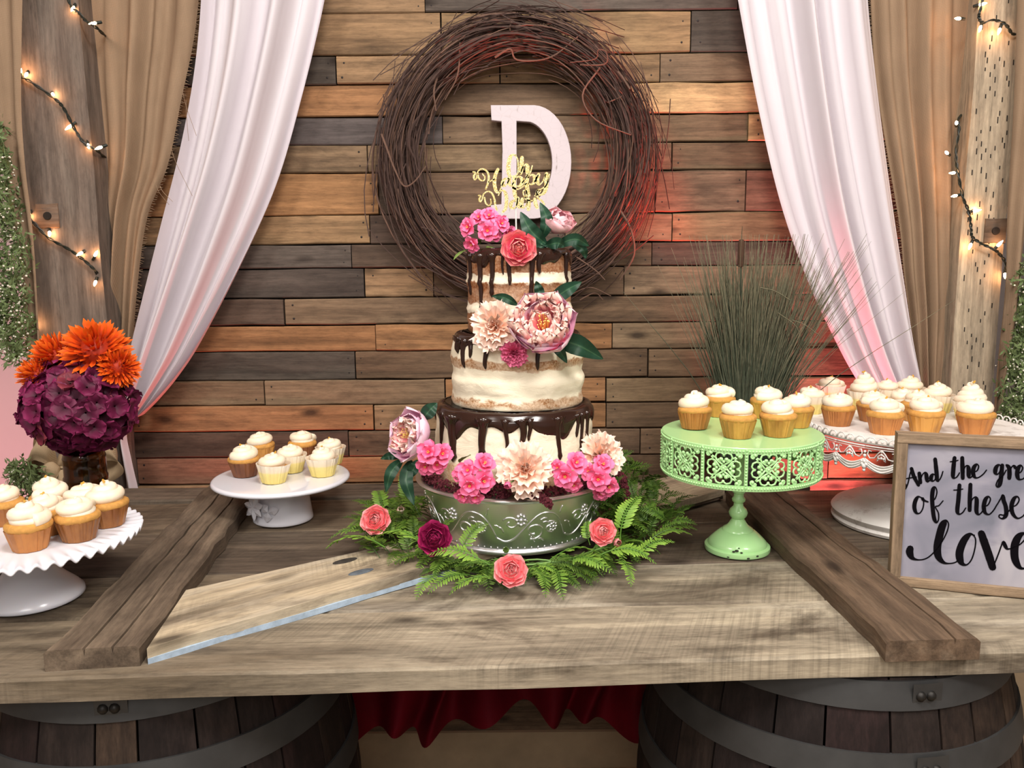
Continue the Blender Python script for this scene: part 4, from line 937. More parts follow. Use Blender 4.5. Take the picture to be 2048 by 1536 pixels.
LP = liner(.043, .0255, .0375, [0, 0, .5, 1, 1, .5, 0], True).mesh('liner', M['pale_liner'], 30)
CRM = MB().ball((0, 0, 0), .0030, 5, (1.3, .8, .8)).ball((.003, .001, .002), .0022, 5).mesh('crumb', M['gold_bit'], 0)
def cupcake(px, py_bottom, base_z, label, group, kind='gold', style='tall', s=1.0, tone=1.0, crumb=True, lean_=(0, 0)):
    # py_bottom: lowest visible pixel of the liner
    p0 = at_z(px, py_bottom, base_z); p = p0 + Vector((0, .0245 * s, 0))
    t = thing('cupcake', label, 'cupcake', (p.x, p.y, base_z + .0003), (lean_[0], lean_[1], R.uniform(0, 6.28)), group); t.scale = (s,) * 3
    if kind == 'pale':
        link('liner', LP, t); link('sponge', SPM, t, (0, 0, .028), scale=(.9, .9, .85)); zf = .0385
    else:
        col = {'gold': (200, 146, 72), 'brown': (170, 112, 58), 'dark': (124, 76, 44)}[kind]; link('liner', LN, t, color=shade(rgb(*col), tone)); link('sponge', SPM, t, (0, 0, .0318)); zf = .0432
    fm_, fh = FM[(style, R.randint(0, 1))]
    link('frosting', fm_, t, (0, 0, zf), (R.uniform(-.08, .08), R.uniform(-.08, .08), R.uniform(0, 6.28)))
    if crumb: link('crumb', CRM, t, (R.uniform(-.005, .005), R.uniform(-.006, .002), zf + fh - .002), (0, 0, R.uniform(0, 6)))
    return t
gt, lt, mt_, rt_ = ZT + gz, ZT + lz, ZT + mz, ZT + rz
G = 'cupcakes on the mint green stand'
cupcake(1394, 862, gt, 'leftmost cupcake on the mint stand, brown liner and tall leaning frosting', G, 'brown', 'tall', 1.0, 1.1, False, (0, .06))
cupcake(1443, 836, gt, 'golden cupcake at the back left of the mint stand with a crumb on top', G, 'gold', 'wide')
cupcake(1482, 880, gt, 'front middle cupcake on the mint stand, plain golden liner', G, 'gold', 'dome', 1.03, .95, False)
cupcake(1539, 840, gt, 'golden cupcake at the back of the mint stand in front of the grass', G, 'gold', 'wide')
cupcake(1563, 877, gt, 'front right cupcake on the mint stand, golden liner and wide swirl', G, 'gold', 'wide', 1.03, .95, False)
cupcake(1601, 858, gt, 'rightmost cupcake on the mint stand, half hidden behind another', G, 'gold', 'dome', .97)
G = 'cupcakes on the lace white stand'
cupcake(1627, 830, lt, 'pale yellow cupcake at the left end of the lace stand', G, 'pale', 'wide', 1.0)
cupcake(1667, 806, lt, 'cupcake with an orange peel tip at the back left of the lace stand', G, 'pale', 'wide', 1.0)
cupcake(1684, 855, lt, 'brown lined cupcake nearest the mint stand on the lace stand', G, 'brown', 'wide', 1.05, 1.15, False)
cupcake(1736, 822, lt, 'tall frosted cupcake at the back of the lace stand in front of the white drape', G, 'pale', 'high', 1.08)
cupcake(1752, 846, lt, 'brown lined cupcake on the lace stand partly hidden behind the front one', G, 'brown', 'wide', 1.0, 1.1)
cupcake(1782, 812, lt, 'cupcake in the back row of the lace stand, only its frosting showing', G, 'pale', 'dome', .95)
cupcake(1828, 812, lt, 'cupcake at the back of the lace stand below the drape edge', G, 'pale', 'tall', 1.0)
cupcake(1815, 838, lt, 'yellow cupcake in the middle of the lace stand between two rows', G, 'pale', 'dome', 1.0)
cupcake(1780, 872, lt, 'front cupcake on the lace stand beside the sign corner', G, 'brown', 'wide', 1.1, 1.2)
cupcake(1842, 846, lt, 'cupcake on the lace stand directly behind the front middle one', G, 'gold', 'dome', 1.0)
cupcake(1862, 870, lt, 'front middle cupcake on the lace stand above the sign', G, 'gold', 'wide', 1.1, .95)
cupcake(1885, 828, lt, 'pale cupcake at the back right of the lace stand before the fringed burlap', G, 'pale', 'tall', 1.0)
cupcake(1952, 846, lt, 'white lined cupcake behind the rightmost one on the lace stand', G, 'pale', 'high', 1.05)
cupcake(1963, 873, lt, 'rightmost cupcake on the lace stand, brown liner', G, 'brown', 'wide', 1.1, 1.15, False)
G = 'cupcakes on the smooth white stand'
cupcake(483, 957, mt_, 'cupcake in a shiny dark brown liner at the left of the smooth white stand', G, 'dark', 'wide', 1.04)
cupcake(516, 925, mt_, 'cupcake at the back left of the smooth white stand, sponge showing', G, 'gold', 'wide', 1.02, 1, False)
cupcake(541, 970, mt_, 'front cupcake in a pleated yellow liner on the smooth white stand', G, 'pale', 'dome', 1.0, lean_=(.0, .05))
cupcake(578, 948, mt_, 'yellow lined cupcake in the middle of the smooth white stand', G, 'pale', 'dome', .97)
cupcake(601, 922, mt_, 'brown lined cupcake at the back of the smooth white stand', G, 'dark', 'wide', 1.02, 1, False)
cupcake(641, 956, mt_, 'pleated yellow cupcake at the front right of the smooth white stand', G, 'pale', 'dome', 1.0)
cupcake(658, 932, mt_, 'yellow lined cupcake at the back right of the smooth white stand', G, 'pale', 'wide', .97)
G = 'cupcakes on the ruffled milk glass stand'
cupcake(43, 1108, rt_, 'front left cupcake on the ruffled stand, orange-brown liner', G, 'brown', 'tall', 1.06, 1.2)
cupcake(143, 1088, rt_, 'front right cupcake on the ruffled stand, mottled brown liner', G, 'brown', 'wide', 1.06, .8, False)
cupcake(203, 1059, rt_, 'cupcake at the right end of the ruffled stand under the amber vase', G, 'brown', 'tall', 1.06, .9)
cupcake(80, 1076, rt_, 'cupcake hidden in the middle of the ruffled stand', G, 'brown', 'dome', 1.0)
cupcake(88, 1044, rt_, 'cupcake at the back of the ruffled stand in front of the burlap bow', G, 'gold', 'tall', 1.02, 1, True)
cupcake(160, 1050, rt_, 'cupcake at the back right of the ruffled stand in front of the amber vase', G, 'gold', 'wide', 1.02)
cupcake(-6, 1056, rt_, 'cupcake cut off by the left edge of the photo on the ruffled stand', G, 'brown', 'dome', 1.02, 1.0, False)

# ------------------------------------------------------------------ three-tier naked cake
def cake_mat(name, bands, cream=(250, 240, 214), crumb=(176, 112, 58), seed=0, cover=(.50, .60), pinkish=(214, 184, 160), smear_=.8):
    t = NT(name); tc = t.n('ShaderNodeTexCoord'); sx = t.n('ShaderNodeSeparateXYZ'); t.l(tc.outputs['Object'], sx.inputs[0])
    nz = t.noise(t.coords((26, 26, 46), False), 1, 5, .68, .6); n2 = t.noise(t.coords((220, 220, 220), False), 1, 4, .7); n3 = t.noise(t.coords((9, 9, 16), False), 1, 3, .5)
    ad = t.n('ShaderNodeMath', operation='MULTIPLY_ADD'); t.l(nz, ad.inputs[0]); ad.inputs[1].default_value = .03; t.l(sx.outputs[2], ad.inputs[2])
    mr = t.n('ShaderNodeMapRange'); t.l(ad.outputs[0], mr.inputs[0]); mr.inputs[1].default_value = .015; mr.inputs[2].default_value = .19
    band = t.ramp(mr.outputs[0], [(p, (v_,) * 3) for p, v_ in bands])
    mu = t.n('ShaderNodeMath', operation='MULTIPLY_ADD'); t.l(n3, mu.inputs[0]); mu.inputs[1].default_value = .55; t.l(band, mu.inputs[2])
    mask = t.ramp(mu.outputs[0], [(cover[0], (0,) * 3), (cover[1], (1,) * 3)])
    crumbs = t.mix(t.ramp(n2, [(.42, (0,) * 3), (.62, (1,) * 3)]), rgb(*crumb), rgb(*pinkish)); smear = t.mix(t.ramp(nz, [(.42, (0,) * 3), (.66, (smear_,) * 3)]), crumbs, rgb(236, 214, 186))
    c = t.mix(mask, rgb(*cream), smear); t.color(c); t.set(Roughness=.6); t.b.inputs['Specular IOR Level'].default_value = .35
    t.bump(t.mix(mask, nz, n2), .5, .004); return t.m
ck = thing('wedding_cake', 'three-tier naked wedding cake with dark chocolate drips on the silver stand', 'cake', (sc.x, sc.y, STOP))
def tier(pxl, pxr, py_bot, py_top, z0, name, mat, lumps, seed, label=None):
    pm = (pxl + pxr) / 2; cx_ = at_y(pm, (py_bot + py_top) / 2, sc.y); r = m((pxr - pxl) / 2, cx_); x = cx_.x - sc.x; zt_ = z_at(sc.x, sc.y, py_top) - STOP
    h = zt_ - z0; k = 30; prof = [(0, 0)]
    for i in range(k + 1):
        q = i / k; e = min(1, q * 12, (1 - q) * 9); rr = r * (1 - .05 * (1 - e) ** 2) + interp(lumps, q); prof.append((rr, h * q))
    prof.append((0, h))
    def md(r_, z, th, i): return (r_ + (.0035 * noise.noise((cos(th) * 3 + seed, sin(th) * 3, z * 30)) + .0016 * noise.noise((cos(th) * 14 + seed, sin(th) * 14, z * 90)) if 0 < r_ else 0), z)
    o = obj(name, MB().lathe(prof, 120, md), mat, ck, smooth=180, loc=(x, 0, z0), label=label)
    return o, x, z0, h, r, lumps
b1 = tier(871, 1186, 930, 803, 0, 'bottom_tier', cake_mat('bottom_tier_icing', [(0, .40), (.22, .36), (.34, .14), (.70, .06), (.80, .22), (1, .1)], crumb=(206, 160, 100), pinkish=(236, 210, 170)), [(0, 0), (.3, .002), (.6, -.002), (1, -.003)], 1)
z1 = b1[2] + b1[3]
b2 = tier(904, 1166, 800, 664, z1, 'middle_tier', cake_mat('middle_tier_icing', [(0, .22), (.08, .42), (.14, .20), (.20, .0), (.42, .0), (.47, .34), (.54, .42), (.59, .12), (.64, .0), (1, .0)], crumb=(164, 112, 66), pinkish=(216, 184, 150)), [(0, .004), (.12, .0), (.2, -.002), (.28, .001), (.38, .003), (.46, -.003), (.56, -.002), (.66, .002), (.8, 0), (1, -.007)], 5)
z2 = z1 + b2[3]
b3 = tier(935, 1141, 660, 500, z2, 'top_tier', cake_mat('top_tier_sponge', [(0, .44), (.22, .44), (.27, .1), (.33, .1), (.36, .36), (.56, .40), (.60, .1), (.66, .06), (.70, .40), (.92, .42), (1, .3)], cream=(244, 232, 208), crumb=(136, 76, 34), pinkish=(176, 128, 92), smear_=.25), [(0, .001), (.26, .0), (.30, .003), (.35, -.001), (.58, -.001), (.62, .003), (.67, -.001), (1, 0)], 9)
t = NT('dark_chocolate'); t.set(**{'Base Color': rgb(46, 27, 20), 'Roughness': .16}); t.b.inputs['Specular IOR Level'].default_value = .5; M['choc'] = t.m
def ganache(tr, drips, lip, seed, inner=0):
    o, x, z0, h, r, lumps = tr; rr = random.Random(seed); b = MB()
    def rad(zl): q = max(0, min(1, zl / h)); e = min(1, q * 12, (1 - q) * 9); return r * (1 - .05 * (1 - e) ** 2) + interp(lumps, q)
    ph = [rr.uniform(0, 6.28) for _ in range(5)]
    def lipL(th): return lip * (1 + .45 * sin(5 * th + ph[0]) + .35 * sin(9 * th + ph[1]) + .2 * sin(17 * th + ph[2]))
    n = 160; V = []; rows_ = 10
    for i in range(rows_ + 1):
        for j in range(n):
            th = 2 * pi * j / n
            if i <= 4: q = i / 4; a = q * pi / 2; rc_ = rad(h * .97); V.append(((rc_ - .012 + .0155 * sin(a)) * cos(th), (rc_ - .012 + .0155 * sin(a)) * sin(th), h - .006 + .0095 * cos(a) + .0008 * sin(13 * th)))
            else:
                q = (i - 4) / 6; L = max(.004, lipL(th)); zl = h - .006 - L * q; th_ = .0042 * sqrt(max(0, 1 - q ** 3)); rq = rad(zl) + th_; V.append((rq * cos(th), rq * sin(th), zl))
    Fc = [(i * n + j, (i + 1) * n + j, (i + 1) * n + (j + 1) % n, i * n + (j + 1) % n) for i in range(rows_) for j in range(n)] + [tuple(range(n - 1, -1, -1))]
    b.add(V, Fc)
    yb = sc.y
    dr_ = [('px', a, c, w) for (a, c, w) in drips] + [('th', rr.uniform(.25, pi - .25), rr.uniform(.3, .75) * h, .0048) for _ in range(9)]
    for kind, a, c, w in dr_:
        if kind == 'px':
            X = at_y(a, c, yb - r * .8).x - (sc.x + x); X = max(-r * .985, min(r * .985, X)); th = -pi / 2 + asin(X / r); ze = z_at(sc.x + x + r * cos(th), sc.y + r * sin(th), c) - STOP - z0; w = w
        else: th, ze = a, h - c
        L = h - .008 - ze; k = max(6, int(L / .006)); P = []; W = []
        for i in range(k + 1):
            q = i / k; zl = h - .008 - L * q; tt = th + .012 * sin(q * 5 + th * 9); P.append(((rad(zl) + .0012) * cos(tt), (rad(zl) + .0012) * sin(tt), zl)); bulb = 1 + .35 * exp(-((q - .94) / .05) ** 2) + .9 * exp(-(q / .10) ** 2); W.append(w * lerp(1.0, .62, min(1, q * 1.2)) * bulb if i < k else w * .4)
        P.append((P[-1][0], P[-1][1], P[-1][2] - w * .45)); W.append(w * .1)
        b.tube(P, W, 10)
    return obj('chocolate_drip', b, M['choc'], o, smooth=180)
ganache(b3, [(940, 588, .0055), (963, 655, .0060), (985, 592, .0062), (1006, 548, .0035), (1019, 568, .0058), (1063, 592, .0060), (1078, 545, .0065), (1134, 566, .0055)], .016, 3)
ganache(b2, [(914, 702, .0105), (927, 733, .0065), (941, 713, .0065), (973, 736, .0065), (1038, 729, .0060), (1075, 738, .0060), (1130, 700, .006)], .011, 8)
ganache(b1, [(880, 905, .0070), (905, 918, .0120), (966, 912, .0100), (1013, 902, .0055), (1045, 892, .0085), (1059, 880, .0052), (1117, 918, .0066), (1125, 864, .0052), (1157, 872, .0060), (1166, 900, .0060), (1179, 905, .0060)], .026, 14)
ZC = {1: z1 + STOP, 2: z2 + STOP, 3: z2 + b3[3] + STOP}

# ------------------------------------------------------------------ gold glitter topper
t = NT('gold_glitter'); vo = t.n('ShaderNodeTexVoronoi'); vo.inputs['Scale'].default_value = 900; tc = t.n('ShaderNodeTexCoord'); t.l(tc.outputs['Object'], vo.inputs['Vector'])
sx = t.n('ShaderNodeSeparateColor'); t.l(vo.outputs['Color'], sx.inputs[0]); t.color(t.ramp(sx.outputs[0], [(0, rgb(150, 122, 60)), (.45, rgb(214, 194, 116)), (1, rgb(255, 246, 200))])); t.set(Roughness=.4, Metallic=.35); t.bump(sx.outputs[1], .6, .001); M['glitter'] = t.m
YT = sc.y - .01; tp0 = at_y(1033, 445, YT)
tp = thing('cake_topper', 'gold glitter script cake topper on a thin white stick above the top tier', 'topper', tp0)
def tpx(pts): return [(900 + x / 5.906, 280 + y / 5.906) for x, y in pts]
def t2(px, py): q = at_y(px, py, YT) - tp0; return (q.x, q.z)
T_oh = [tpx([(780, 178), (730, 182), (700, 240), (690, 320), (695, 400), (720, 428), (770, 425), (800, 390), (805, 290), (795, 220), (765, 180)]), tpx([(850, 210), (846, 290), (835, 395), (820, 385)]), tpx([(838, 380), (862, 318), (895, 290), (915, 315), (915, 370), (922, 405), (950, 380), (972, 305)])]
T_happy = [(.0040, tpx([(272, 378), (298, 388), (282, 430), (292, 468), (315, 450), (322, 395), (350, 352), (400, 345), (445, 385), (458, 440), (448, 510), (424, 578)])), (.0034, tpx([(330, 395), (335, 440), (362, 475), (400, 478), (412, 440), (385, 402)])),
  (.0072, tpx([(566, 348), (538, 410), (525, 490), (532, 560), (552, 615), (580, 615), (605, 560), (635, 490)])), (.0036, tpx([(452, 500), (490, 480), (530, 462)])),
  tpx([(700, 455), (650, 462), (622, 510), (640, 545), (672, 520), (700, 465)]), tpx([(702, 450), (698, 510), (720, 540), (755, 500)]), tpx([(762, 440), (755, 530), (762, 610), (775, 690)]), tpx([(765, 470), (810, 432), (850, 462), (850, 510), (815, 548), (780, 540)]),
  tpx([(850, 510), (880, 470), (915, 418)]), tpx([(920, 410), (905, 500), (915, 590), (930, 655)]), tpx([(915, 450), (965, 412), (1000, 440), (995, 500), (955, 525), (920, 512)]), tpx([(995, 500), (1020, 460), (1042, 412)]),
  tpx([(1046, 410), (1030, 470), (1048, 525), (1085, 505), (1112, 455), (1130, 402)]), tpx([(1140, 400), (1138, 480), (1135, 560), (1110, 625), (1060, 650), (1025, 632), (1030, 595), (1085, 575), (1140, 530), (1175, 405)]), tpx([(735, 560), (790, 582), (850, 560), (905, 510)])]
T_day = [(.0040, tpx([(335, 655), (362, 662), (345, 700), (358, 730), (380, 700), (398, 640), (445, 608), (495, 630), (525, 700), (535, 770), (556, 830)])), (.0034, tpx([(408, 680), (420, 740), (455, 775), (485, 750), (480, 700)])),
  (.0070, tpx([(572, 655), (598, 606), (636, 600), (662, 650), (668, 730), (655, 810), (625, 850)])), tpx([(775, 712), (735, 730), (715, 780), (745, 810), (785, 770), (800, 690)]), tpx([(800, 690), (800, 760), (822, 800), (850, 770)]),
  tpx([(855, 700), (845, 760), (862, 800), (895, 780), (915, 720)]), tpx([(925, 700), (930, 760), (925, 820)]), (.0034, tpx([(895, 690), (870, 650), (865, 605), (895, 598), (905, 640), (890, 690), (930, 715), (985, 715)])),
  tpx([(1000, 700), (1012, 760), (1030, 800)]), (.0045, tpx([(1040, 590), (1020, 640), (1045, 690), (1085, 720), (1115, 760)])), (.0034, tpx([(1000, 660), (1040, 640), (1075, 600)]))]
brush([('lettering', T_oh), ('lettering', T_happy), ('lettering', T_day)], t2, .0, .0082, .0026, 'lettering', M['glitter'], tp, .0022)
M['stick'] = plain('white_stick', (238, 230, 224), .5)
obj('stick', MB().tube([(0, -.001, ZC[3] - tp0.z - .002), (t2(1031, 400)[0], .0015, t2(1031, 400)[1])], .0016, 8), M['stick'], tp)
# ------------------------------------------------------------------ flowers
def petal(L, W, a0, a1, cup=.3, ruf=0, nr=3, seed=0, r0=.0, ns=6, nt=6, prof=None, base_w=.25, notch=0, z0=0, roll=0):
    """one petal growing along local +X/+Z from radius r0; a0..a1 is its rise angle; returns an MB with 'tint' running base to edge"""
    r = random.Random(seed); p1, p2 = r.uniform(0, 6.28), r.uniform(0, 6.28); mb = MB()
    prof = prof or (lambda s: base_w + (1 - base_w) * sin(min(1, s * 1.6) * pi / 2) if s < .60 else (1.0) * sqrt(max(.012, 1 - ((s - .60) / .402) ** 2)))
    C_ = [(r0, z0)]
    for i in range(ns):
        a = lerp(a0, a1, ((i + .5) / ns)); C_.append((C_[-1][0] + cos(a) * L / ns, C_[-1][1] + sin(a) * L / ns))
    def fn(u, v):
        s = v; t_ = u * 2 - 1; i = min(ns - 1, int(s * ns)); f = s * ns - i
        x = lerp(C_[i][0], C_[i + 1][0], f); z = lerp(C_[i][1], C_[i + 1][1], f); a = lerp(a0, a1, s)
        w = W * prof(s); nx, nz = -sin(a), cos(a)
        d = cup * w * t_ * t_ + ruf * s ** 1.6 * (sin(nr * t_ * 3 + p1) + .5 * sin(nr * 2.3 * t_ * 3 + p2)) + roll * s ** 4
        back = notch * (1 + sin(nr * 5 * t_ + p2)) * .5 * (s ** 6) * L
        return (x + nx * d - cos(a) * back, t_ * w, z + nz * d - sin(a) * back)
    mb.grid(fn, nt, ns, lambda u, v: min(1, v * .92 + .08 * abs(u * 2 - 1)))
    return mb
def leaf_mb(L, W, bend=.4, fold=.25, seed=0, ns=8):
    r = random.Random(seed); mb = MB(); C_ = [(0, 0)]
    for i in range(ns): a = lerp(.25, .25 - bend * 2, (i + .5) / ns); C_.append((C_[-1][0] + cos(a) * L / ns, C_[-1][1] + sin(a) * L / ns))
    def fn(u, v):
        i = min(ns - 1, int(v * ns)); f = v * ns - i; t_ = u * 2 - 1; w = W * (sin(pi * min(1, v * .98 + .02)) ** .8) * (1 - .25 * v) + .0006
        return (lerp(C_[i][0], C_[i + 1][0], f), t_ * w, lerp(C_[i][1], C_[i + 1][1], f) + fold * w * abs(t_) + .03 * w * sin(v * 22))
    mb.grid(fn, 4, ns, lambda u, v: abs(u * 2 - 1)); return mb
M['leaf'] = tint('dark_glossy_leaf', [(0, (66, 100, 70)), (.12, (34, 70, 50)), (1, (26, 58, 42))], .42, .2)
M['leaf_light'] = tint('light_leaf', [(0, (140, 160, 90)), (1, (104, 136, 62))], .5, .2)
M['peony'] = tint('peony_petal', [(0, (246, 216, 180)), (.15, (238, 164, 202)), (.6, (248, 192, 220)), (1, (254, 222, 234))], .5, .06, sss=.15)
M['peony_in'] = tint('peony_inner_petal', [(0, (232, 84, 120)), (.5, (246, 140, 156)), (.8, (252, 190, 186)), (1, (255, 228, 212))], .5, .08, sss=.1)
M['peony_pale'] = tint('peony_bud_petal', [(0, (176, 70, 130)), (.25, (228, 150, 190)), (.6, (250, 206, 208)), (1, (250, 190, 200))], .5, .06, sss=.15)
M['hot'] = tint('hot_pink_petal', [(0, (226, 34, 84)), (.3, (246, 80, 132)), (1, (254, 142, 182))], .5, .08, objcol=True)
M['rose'] = tint('dusty_rose_petal', [(0, (206, 60, 110)), (1, (238, 122, 162))], .5, .08)
M['peach'] = tint('peach_petal', [(0, (246, 164, 120)), (.4, (253, 204, 176)), (1, (255, 228, 214))], .55, .05, sss=.15)
M['coral'] = tint('coral_ranunculus_petal', [(0, (238, 104, 116)), (.6, (252, 146, 150)), (1, (255, 184, 182))], .45, .06, sss=.1)
M['coral_deep'] = tint('rose_ranunculus_petal', [(0, (222, 70, 116)), (.6, (244, 122, 136)), (1, (252, 172, 158))], .45, .06, sss=.1)
M['crimson'] = tint('burgundy_petal', [(0, (104, 8, 50)), (.6, (150, 22, 80)), (1, (176, 46, 100))], .55, .12)
M['hyd'] = tint('wine_hydrangea_petal', [(0, (54, 8, 30)), (.5, (92, 16, 54)), (1, (124, 34, 78))], .55, .16, objcol=True)
M['mum'] = tint('orange_mum_petal', [(0, (150, 34, 8)), (.5, (226, 78, 14)), (1, (244, 122, 34))], .55, .1)
M['amaranth'] = plain('burgundy_amaranth', (92, 24, 38), .8, .4, 160)
M['stamen'] = plain('yellow_stamen', (250, 214, 120), .6)
M['dark_eye'] = plain('dark_flower_eye', (60, 40, 36), .7)
M['stem'] = plain('flower_stem', (96, 126, 66), .6, .2)

def flower(name, label, px, py, Y, face, group=None, spin=0, cat='flower'):
    p = at_y(px, py, Y) if Y is not None else None
    q = Vector((0, 0, 1)).rotation_difference(Vector(face).normalized()) @ Quaternion((0, 0, 1), spin)
    return thing(name, label, cat, p, q, group)
def ring(parent, mb, mat, n, a_off=0, jit=.12, name='petal', seed=1, sc=.06, tilt=.08, color=None):
    r = random.Random(seed); me = mb.mesh(name, M[mat], 180)
    for k in range(n):
        s = 1 + r.uniform(-sc, sc)
        o = link(name, me, parent, rot=(r.uniform(-tilt, tilt), r.uniform(-tilt, tilt), a_off + 2 * pi * k / n + r.uniform(-jit, jit)), scale=(s, s, s)); 
        if color: o.color = color
def leaves(parent, specs, mat='leaf'):
    for k, (az, el, L, W) in enumerate(specs):
        obj('leaf', leaf_mb(L, W, .45, .3, k), M[mat], parent, smooth=180, loc=(cos(az) * .004, sin(az) * .004, -.006), rot=Matrix.Rotation(az, 3, 'Z') @ Matrix.Rotation(-el, 3, 'Y'))
def peony(t, Rr, seed=0, pale=False, openness=1.0):
    r = random.Random(seed); mat = 'peony_pale' if pale else 'peony'
    for k, (n, L, W, a0, a1, off) in enumerate(((6, 1.50, .74, .05, 1.42 + .35 * (1 - openness), 0), (5, 1.42, .74, .18, 1.60 + .35 * (1 - openness), .6), (5, 1.28, .62, .35, 1.72 + .35 * (1 - openness), .25))):
        ring(t, petal(Rr * L, Rr * W, a0, a1, .42, Rr * .035, 1.5, seed + k, Rr * .08, 11, 8, z0=-Rr * .55 + .02 * k * Rr, notch=.03), mat, n, off, .15, 'petal', seed + k)
    if openness > .5:
        for k, (n, L, r0, a0, a1) in enumerate(((14, 1.12, .70, 1.25, 1.75), (13, 1.12, .56, 1.3, 1.5), (11, 1.10, .42, 1.3, 1.4), (9, 1.0, .27, 1.2, 1.35), (7, .9, .12, 1.3, 1.2))[0 if openness > .9 else 2:]):
            ring(t, petal(Rr * L, Rr * .27, a0, a1, .2, Rr * .085, 2.2, seed + 20 + k, Rr * r0, 7, 10, z0=-Rr * .42, notch=.14), 'peony_in', n, k * .3, .3, 'inner_petal', seed + 9 + k, .14, .16)
        st = MB()
        for k in range(24): a, q = r.uniform(0, 6.28), sqrt(r.random()) * .16 * Rr; e = Vector((q * cos(a) * 1.5, q * sin(a) * 1.5, Rr * r.uniform(.28, .45))); st.tube([(q * cos(a), q * sin(a), -Rr * .2), e], .0006, 4, False); st.ball(e, .0014, 5)
        obj('stamens', st, M['stamen'], t, kind='stuff')
    else:
        ring(t, petal(Rr * 1.3, Rr * .6, .6, 2.3, .5, Rr * .02, 1.5, seed + 31, Rr * .1, 8, 6, z0=-Rr * .5), mat, 4, .3, .1, 'inner_petal', seed + 5)
    obj('calyx', MB().lathe([(0, -Rr * .64), (Rr * .16, -Rr * .62), (Rr * .30, -Rr * .52), (0, -Rr * .5)], 14), M['stem'], t)
def ranunculus(t, Rr, seed=0, mat='coral', eye=True):
    rings_ = ((3, .13, 1.75, .40, .55), (4, .20, 1.62, .36, .62), (5, .31, 1.48, .42, .64), (5, .43, 1.32, .44, .62), (6, .55, 1.15, .44, .58), (6, .66, .95, .46, .50), (7, .74, .62, .46, .46))
    for k, (n, r0, a1, W, L) in enumerate(rings_):
        ring(t, petal(Rr * L, Rr * W, a1 - .5 if k > 3 else a1 - .25, a1 + .25, .55 if k < 5 else .3, Rr * .02, 1.2, seed + k, Rr * r0 * .86, 4, 6, z0=-Rr * .30 + (.05 - .012 * k) * Rr, roll=-.05 * Rr if k > 3 else 0), mat, n, k * .7, .12, 'petal', seed + k, .05, .04)
    if eye: obj('eye', MB().ball((0, 0, Rr * .02), Rr * .12, 10, (1, 1, .9)), M['dark_eye'], t)
    else: ring(t, petal(Rr * .5, Rr * .22, 1.5, 2.4, .6, 0, 1, seed + 40, Rr * .06, 4, 5, z0=-Rr * .2), mat, 4, .1, .1, 'petal', seed + 41)
    obj('base', MB().ball((0, 0, -Rr * .22), Rr * .60, 14, (1, 1, .5), .2), M[mat], t)
def carnation(t, Rr, seed=0, mat='peach'):
    for k, (n, L, W, a0, a1, r0) in enumerate(((8, 1.0, .46, .0, .12, .08), (7, .92, .44, .25, .45, .06), (6, .82, .40, .55, .85, .05), (5, .70, .34, .9, 1.25, .04), (4, .55, .26, 1.25, 1.6, .02))):
        ring(t, petal(Rr * L, Rr * W, a0, a1, .12, Rr * .085, 2.4, seed + k, Rr * r0, 6, 9, z0=-Rr * .12, notch=.13, prof=lambda s: .22 + .78 * s ** .8), mat, n, k * .5, .16, 'petal', seed + k, .10, .10)
    obj('calyx', MB().lathe([(0, -Rr * .5), (Rr * .14, -Rr * .45), (Rr * .16, -Rr * .15), (0, -Rr * .1)], 12), M['stem'], t)
def floret_mesh(Rr, seed, mat, n=5, double=True):
    mb = MB()
    for lay in range(2 if double else 1):
        for k in range(n):
            p = petal(Rr * (1.0 - .3 * lay), Rr * .46 * (1 - .25 * lay), .55 + .4 * lay, -.15 + .8 * lay, .22, Rr * .09, 1.4, seed + k + lay * 9, Rr * .06, 5, 5, base_w=.3)
            mb.xf(Matrix.Rotation(2 * pi * (k + .5 * lay) / n + .1 * sin(seed + k), 4, 'Z'), p)
    return mb.mesh('floret', M[mat], 180)
HF = [floret_mesh(.0225, 3 * s, 'hot') for s in range(3)]
EYE = MB()
for k in range(7): EYE.tube([(0, 0, .002), (.0025 * cos(k), .0025 * sin(k), .008)], .0004, 4, False).ball((.0025 * cos(k), .0025 * sin(k), .008), .0006, 5)
EYE = EYE.mesh('stamen', M['stamen'])
def cluster(label, spots, Y, group='hot pink blossom clusters on the cake', leafs=(), R_=1.0):
    """spots: (px, py, depth offset, size, brightness) for each floret"""
    c = at_y(spots[0][0], spots[0][1], Y + .02); t = thing('blossom_cluster', label, 'flowers', c, None, group)
    cx_ = sum(s[0] for s in spots) / len(spots); cy_ = sum(s[1] for s in spots) / len(spots)
    for k, (px, py, dy, s, br_2) in enumerate(spots):
        p = at_y(px, py, Y + dy) - c; d = Vector(((px - cx_) * .02, -1, -(py - cy_) * .02 + .15)).normalized()
        f = link('floret', HF[k % 3], t, p, Vector((0, 0, 1)).rotation_difference(d) @ Quaternion((0, 0, 1), k * 1.3), s, color=(br_2, br_2 * .95, br_2, 1)); link('stamen', EYE, f)
        sm_ = MB().tube([p - d * .002, p * .5 + Vector((0, .022, -.004)), Vector((0, .03, -.016))], .0012, 5); obj('stem', sm_, M['stem'], t)
    for (px, py, dy, L, W, ax, az_) in leafs:
        p = at_y(px, py, Y + dy) - c; d = Vector((ax, -.3, az_)).normalized()
        obj('leaf', leaf_mb(L, W, .2, .2, int(px)), M['leaf_light'], t, smooth=180, loc=p, rot=d.to_track_quat('X', 'Z'))
    return t
YC = sc.y; r3, r2_, r1_ = b3[4], b2[4], b1[4]
F1 = YC - .045
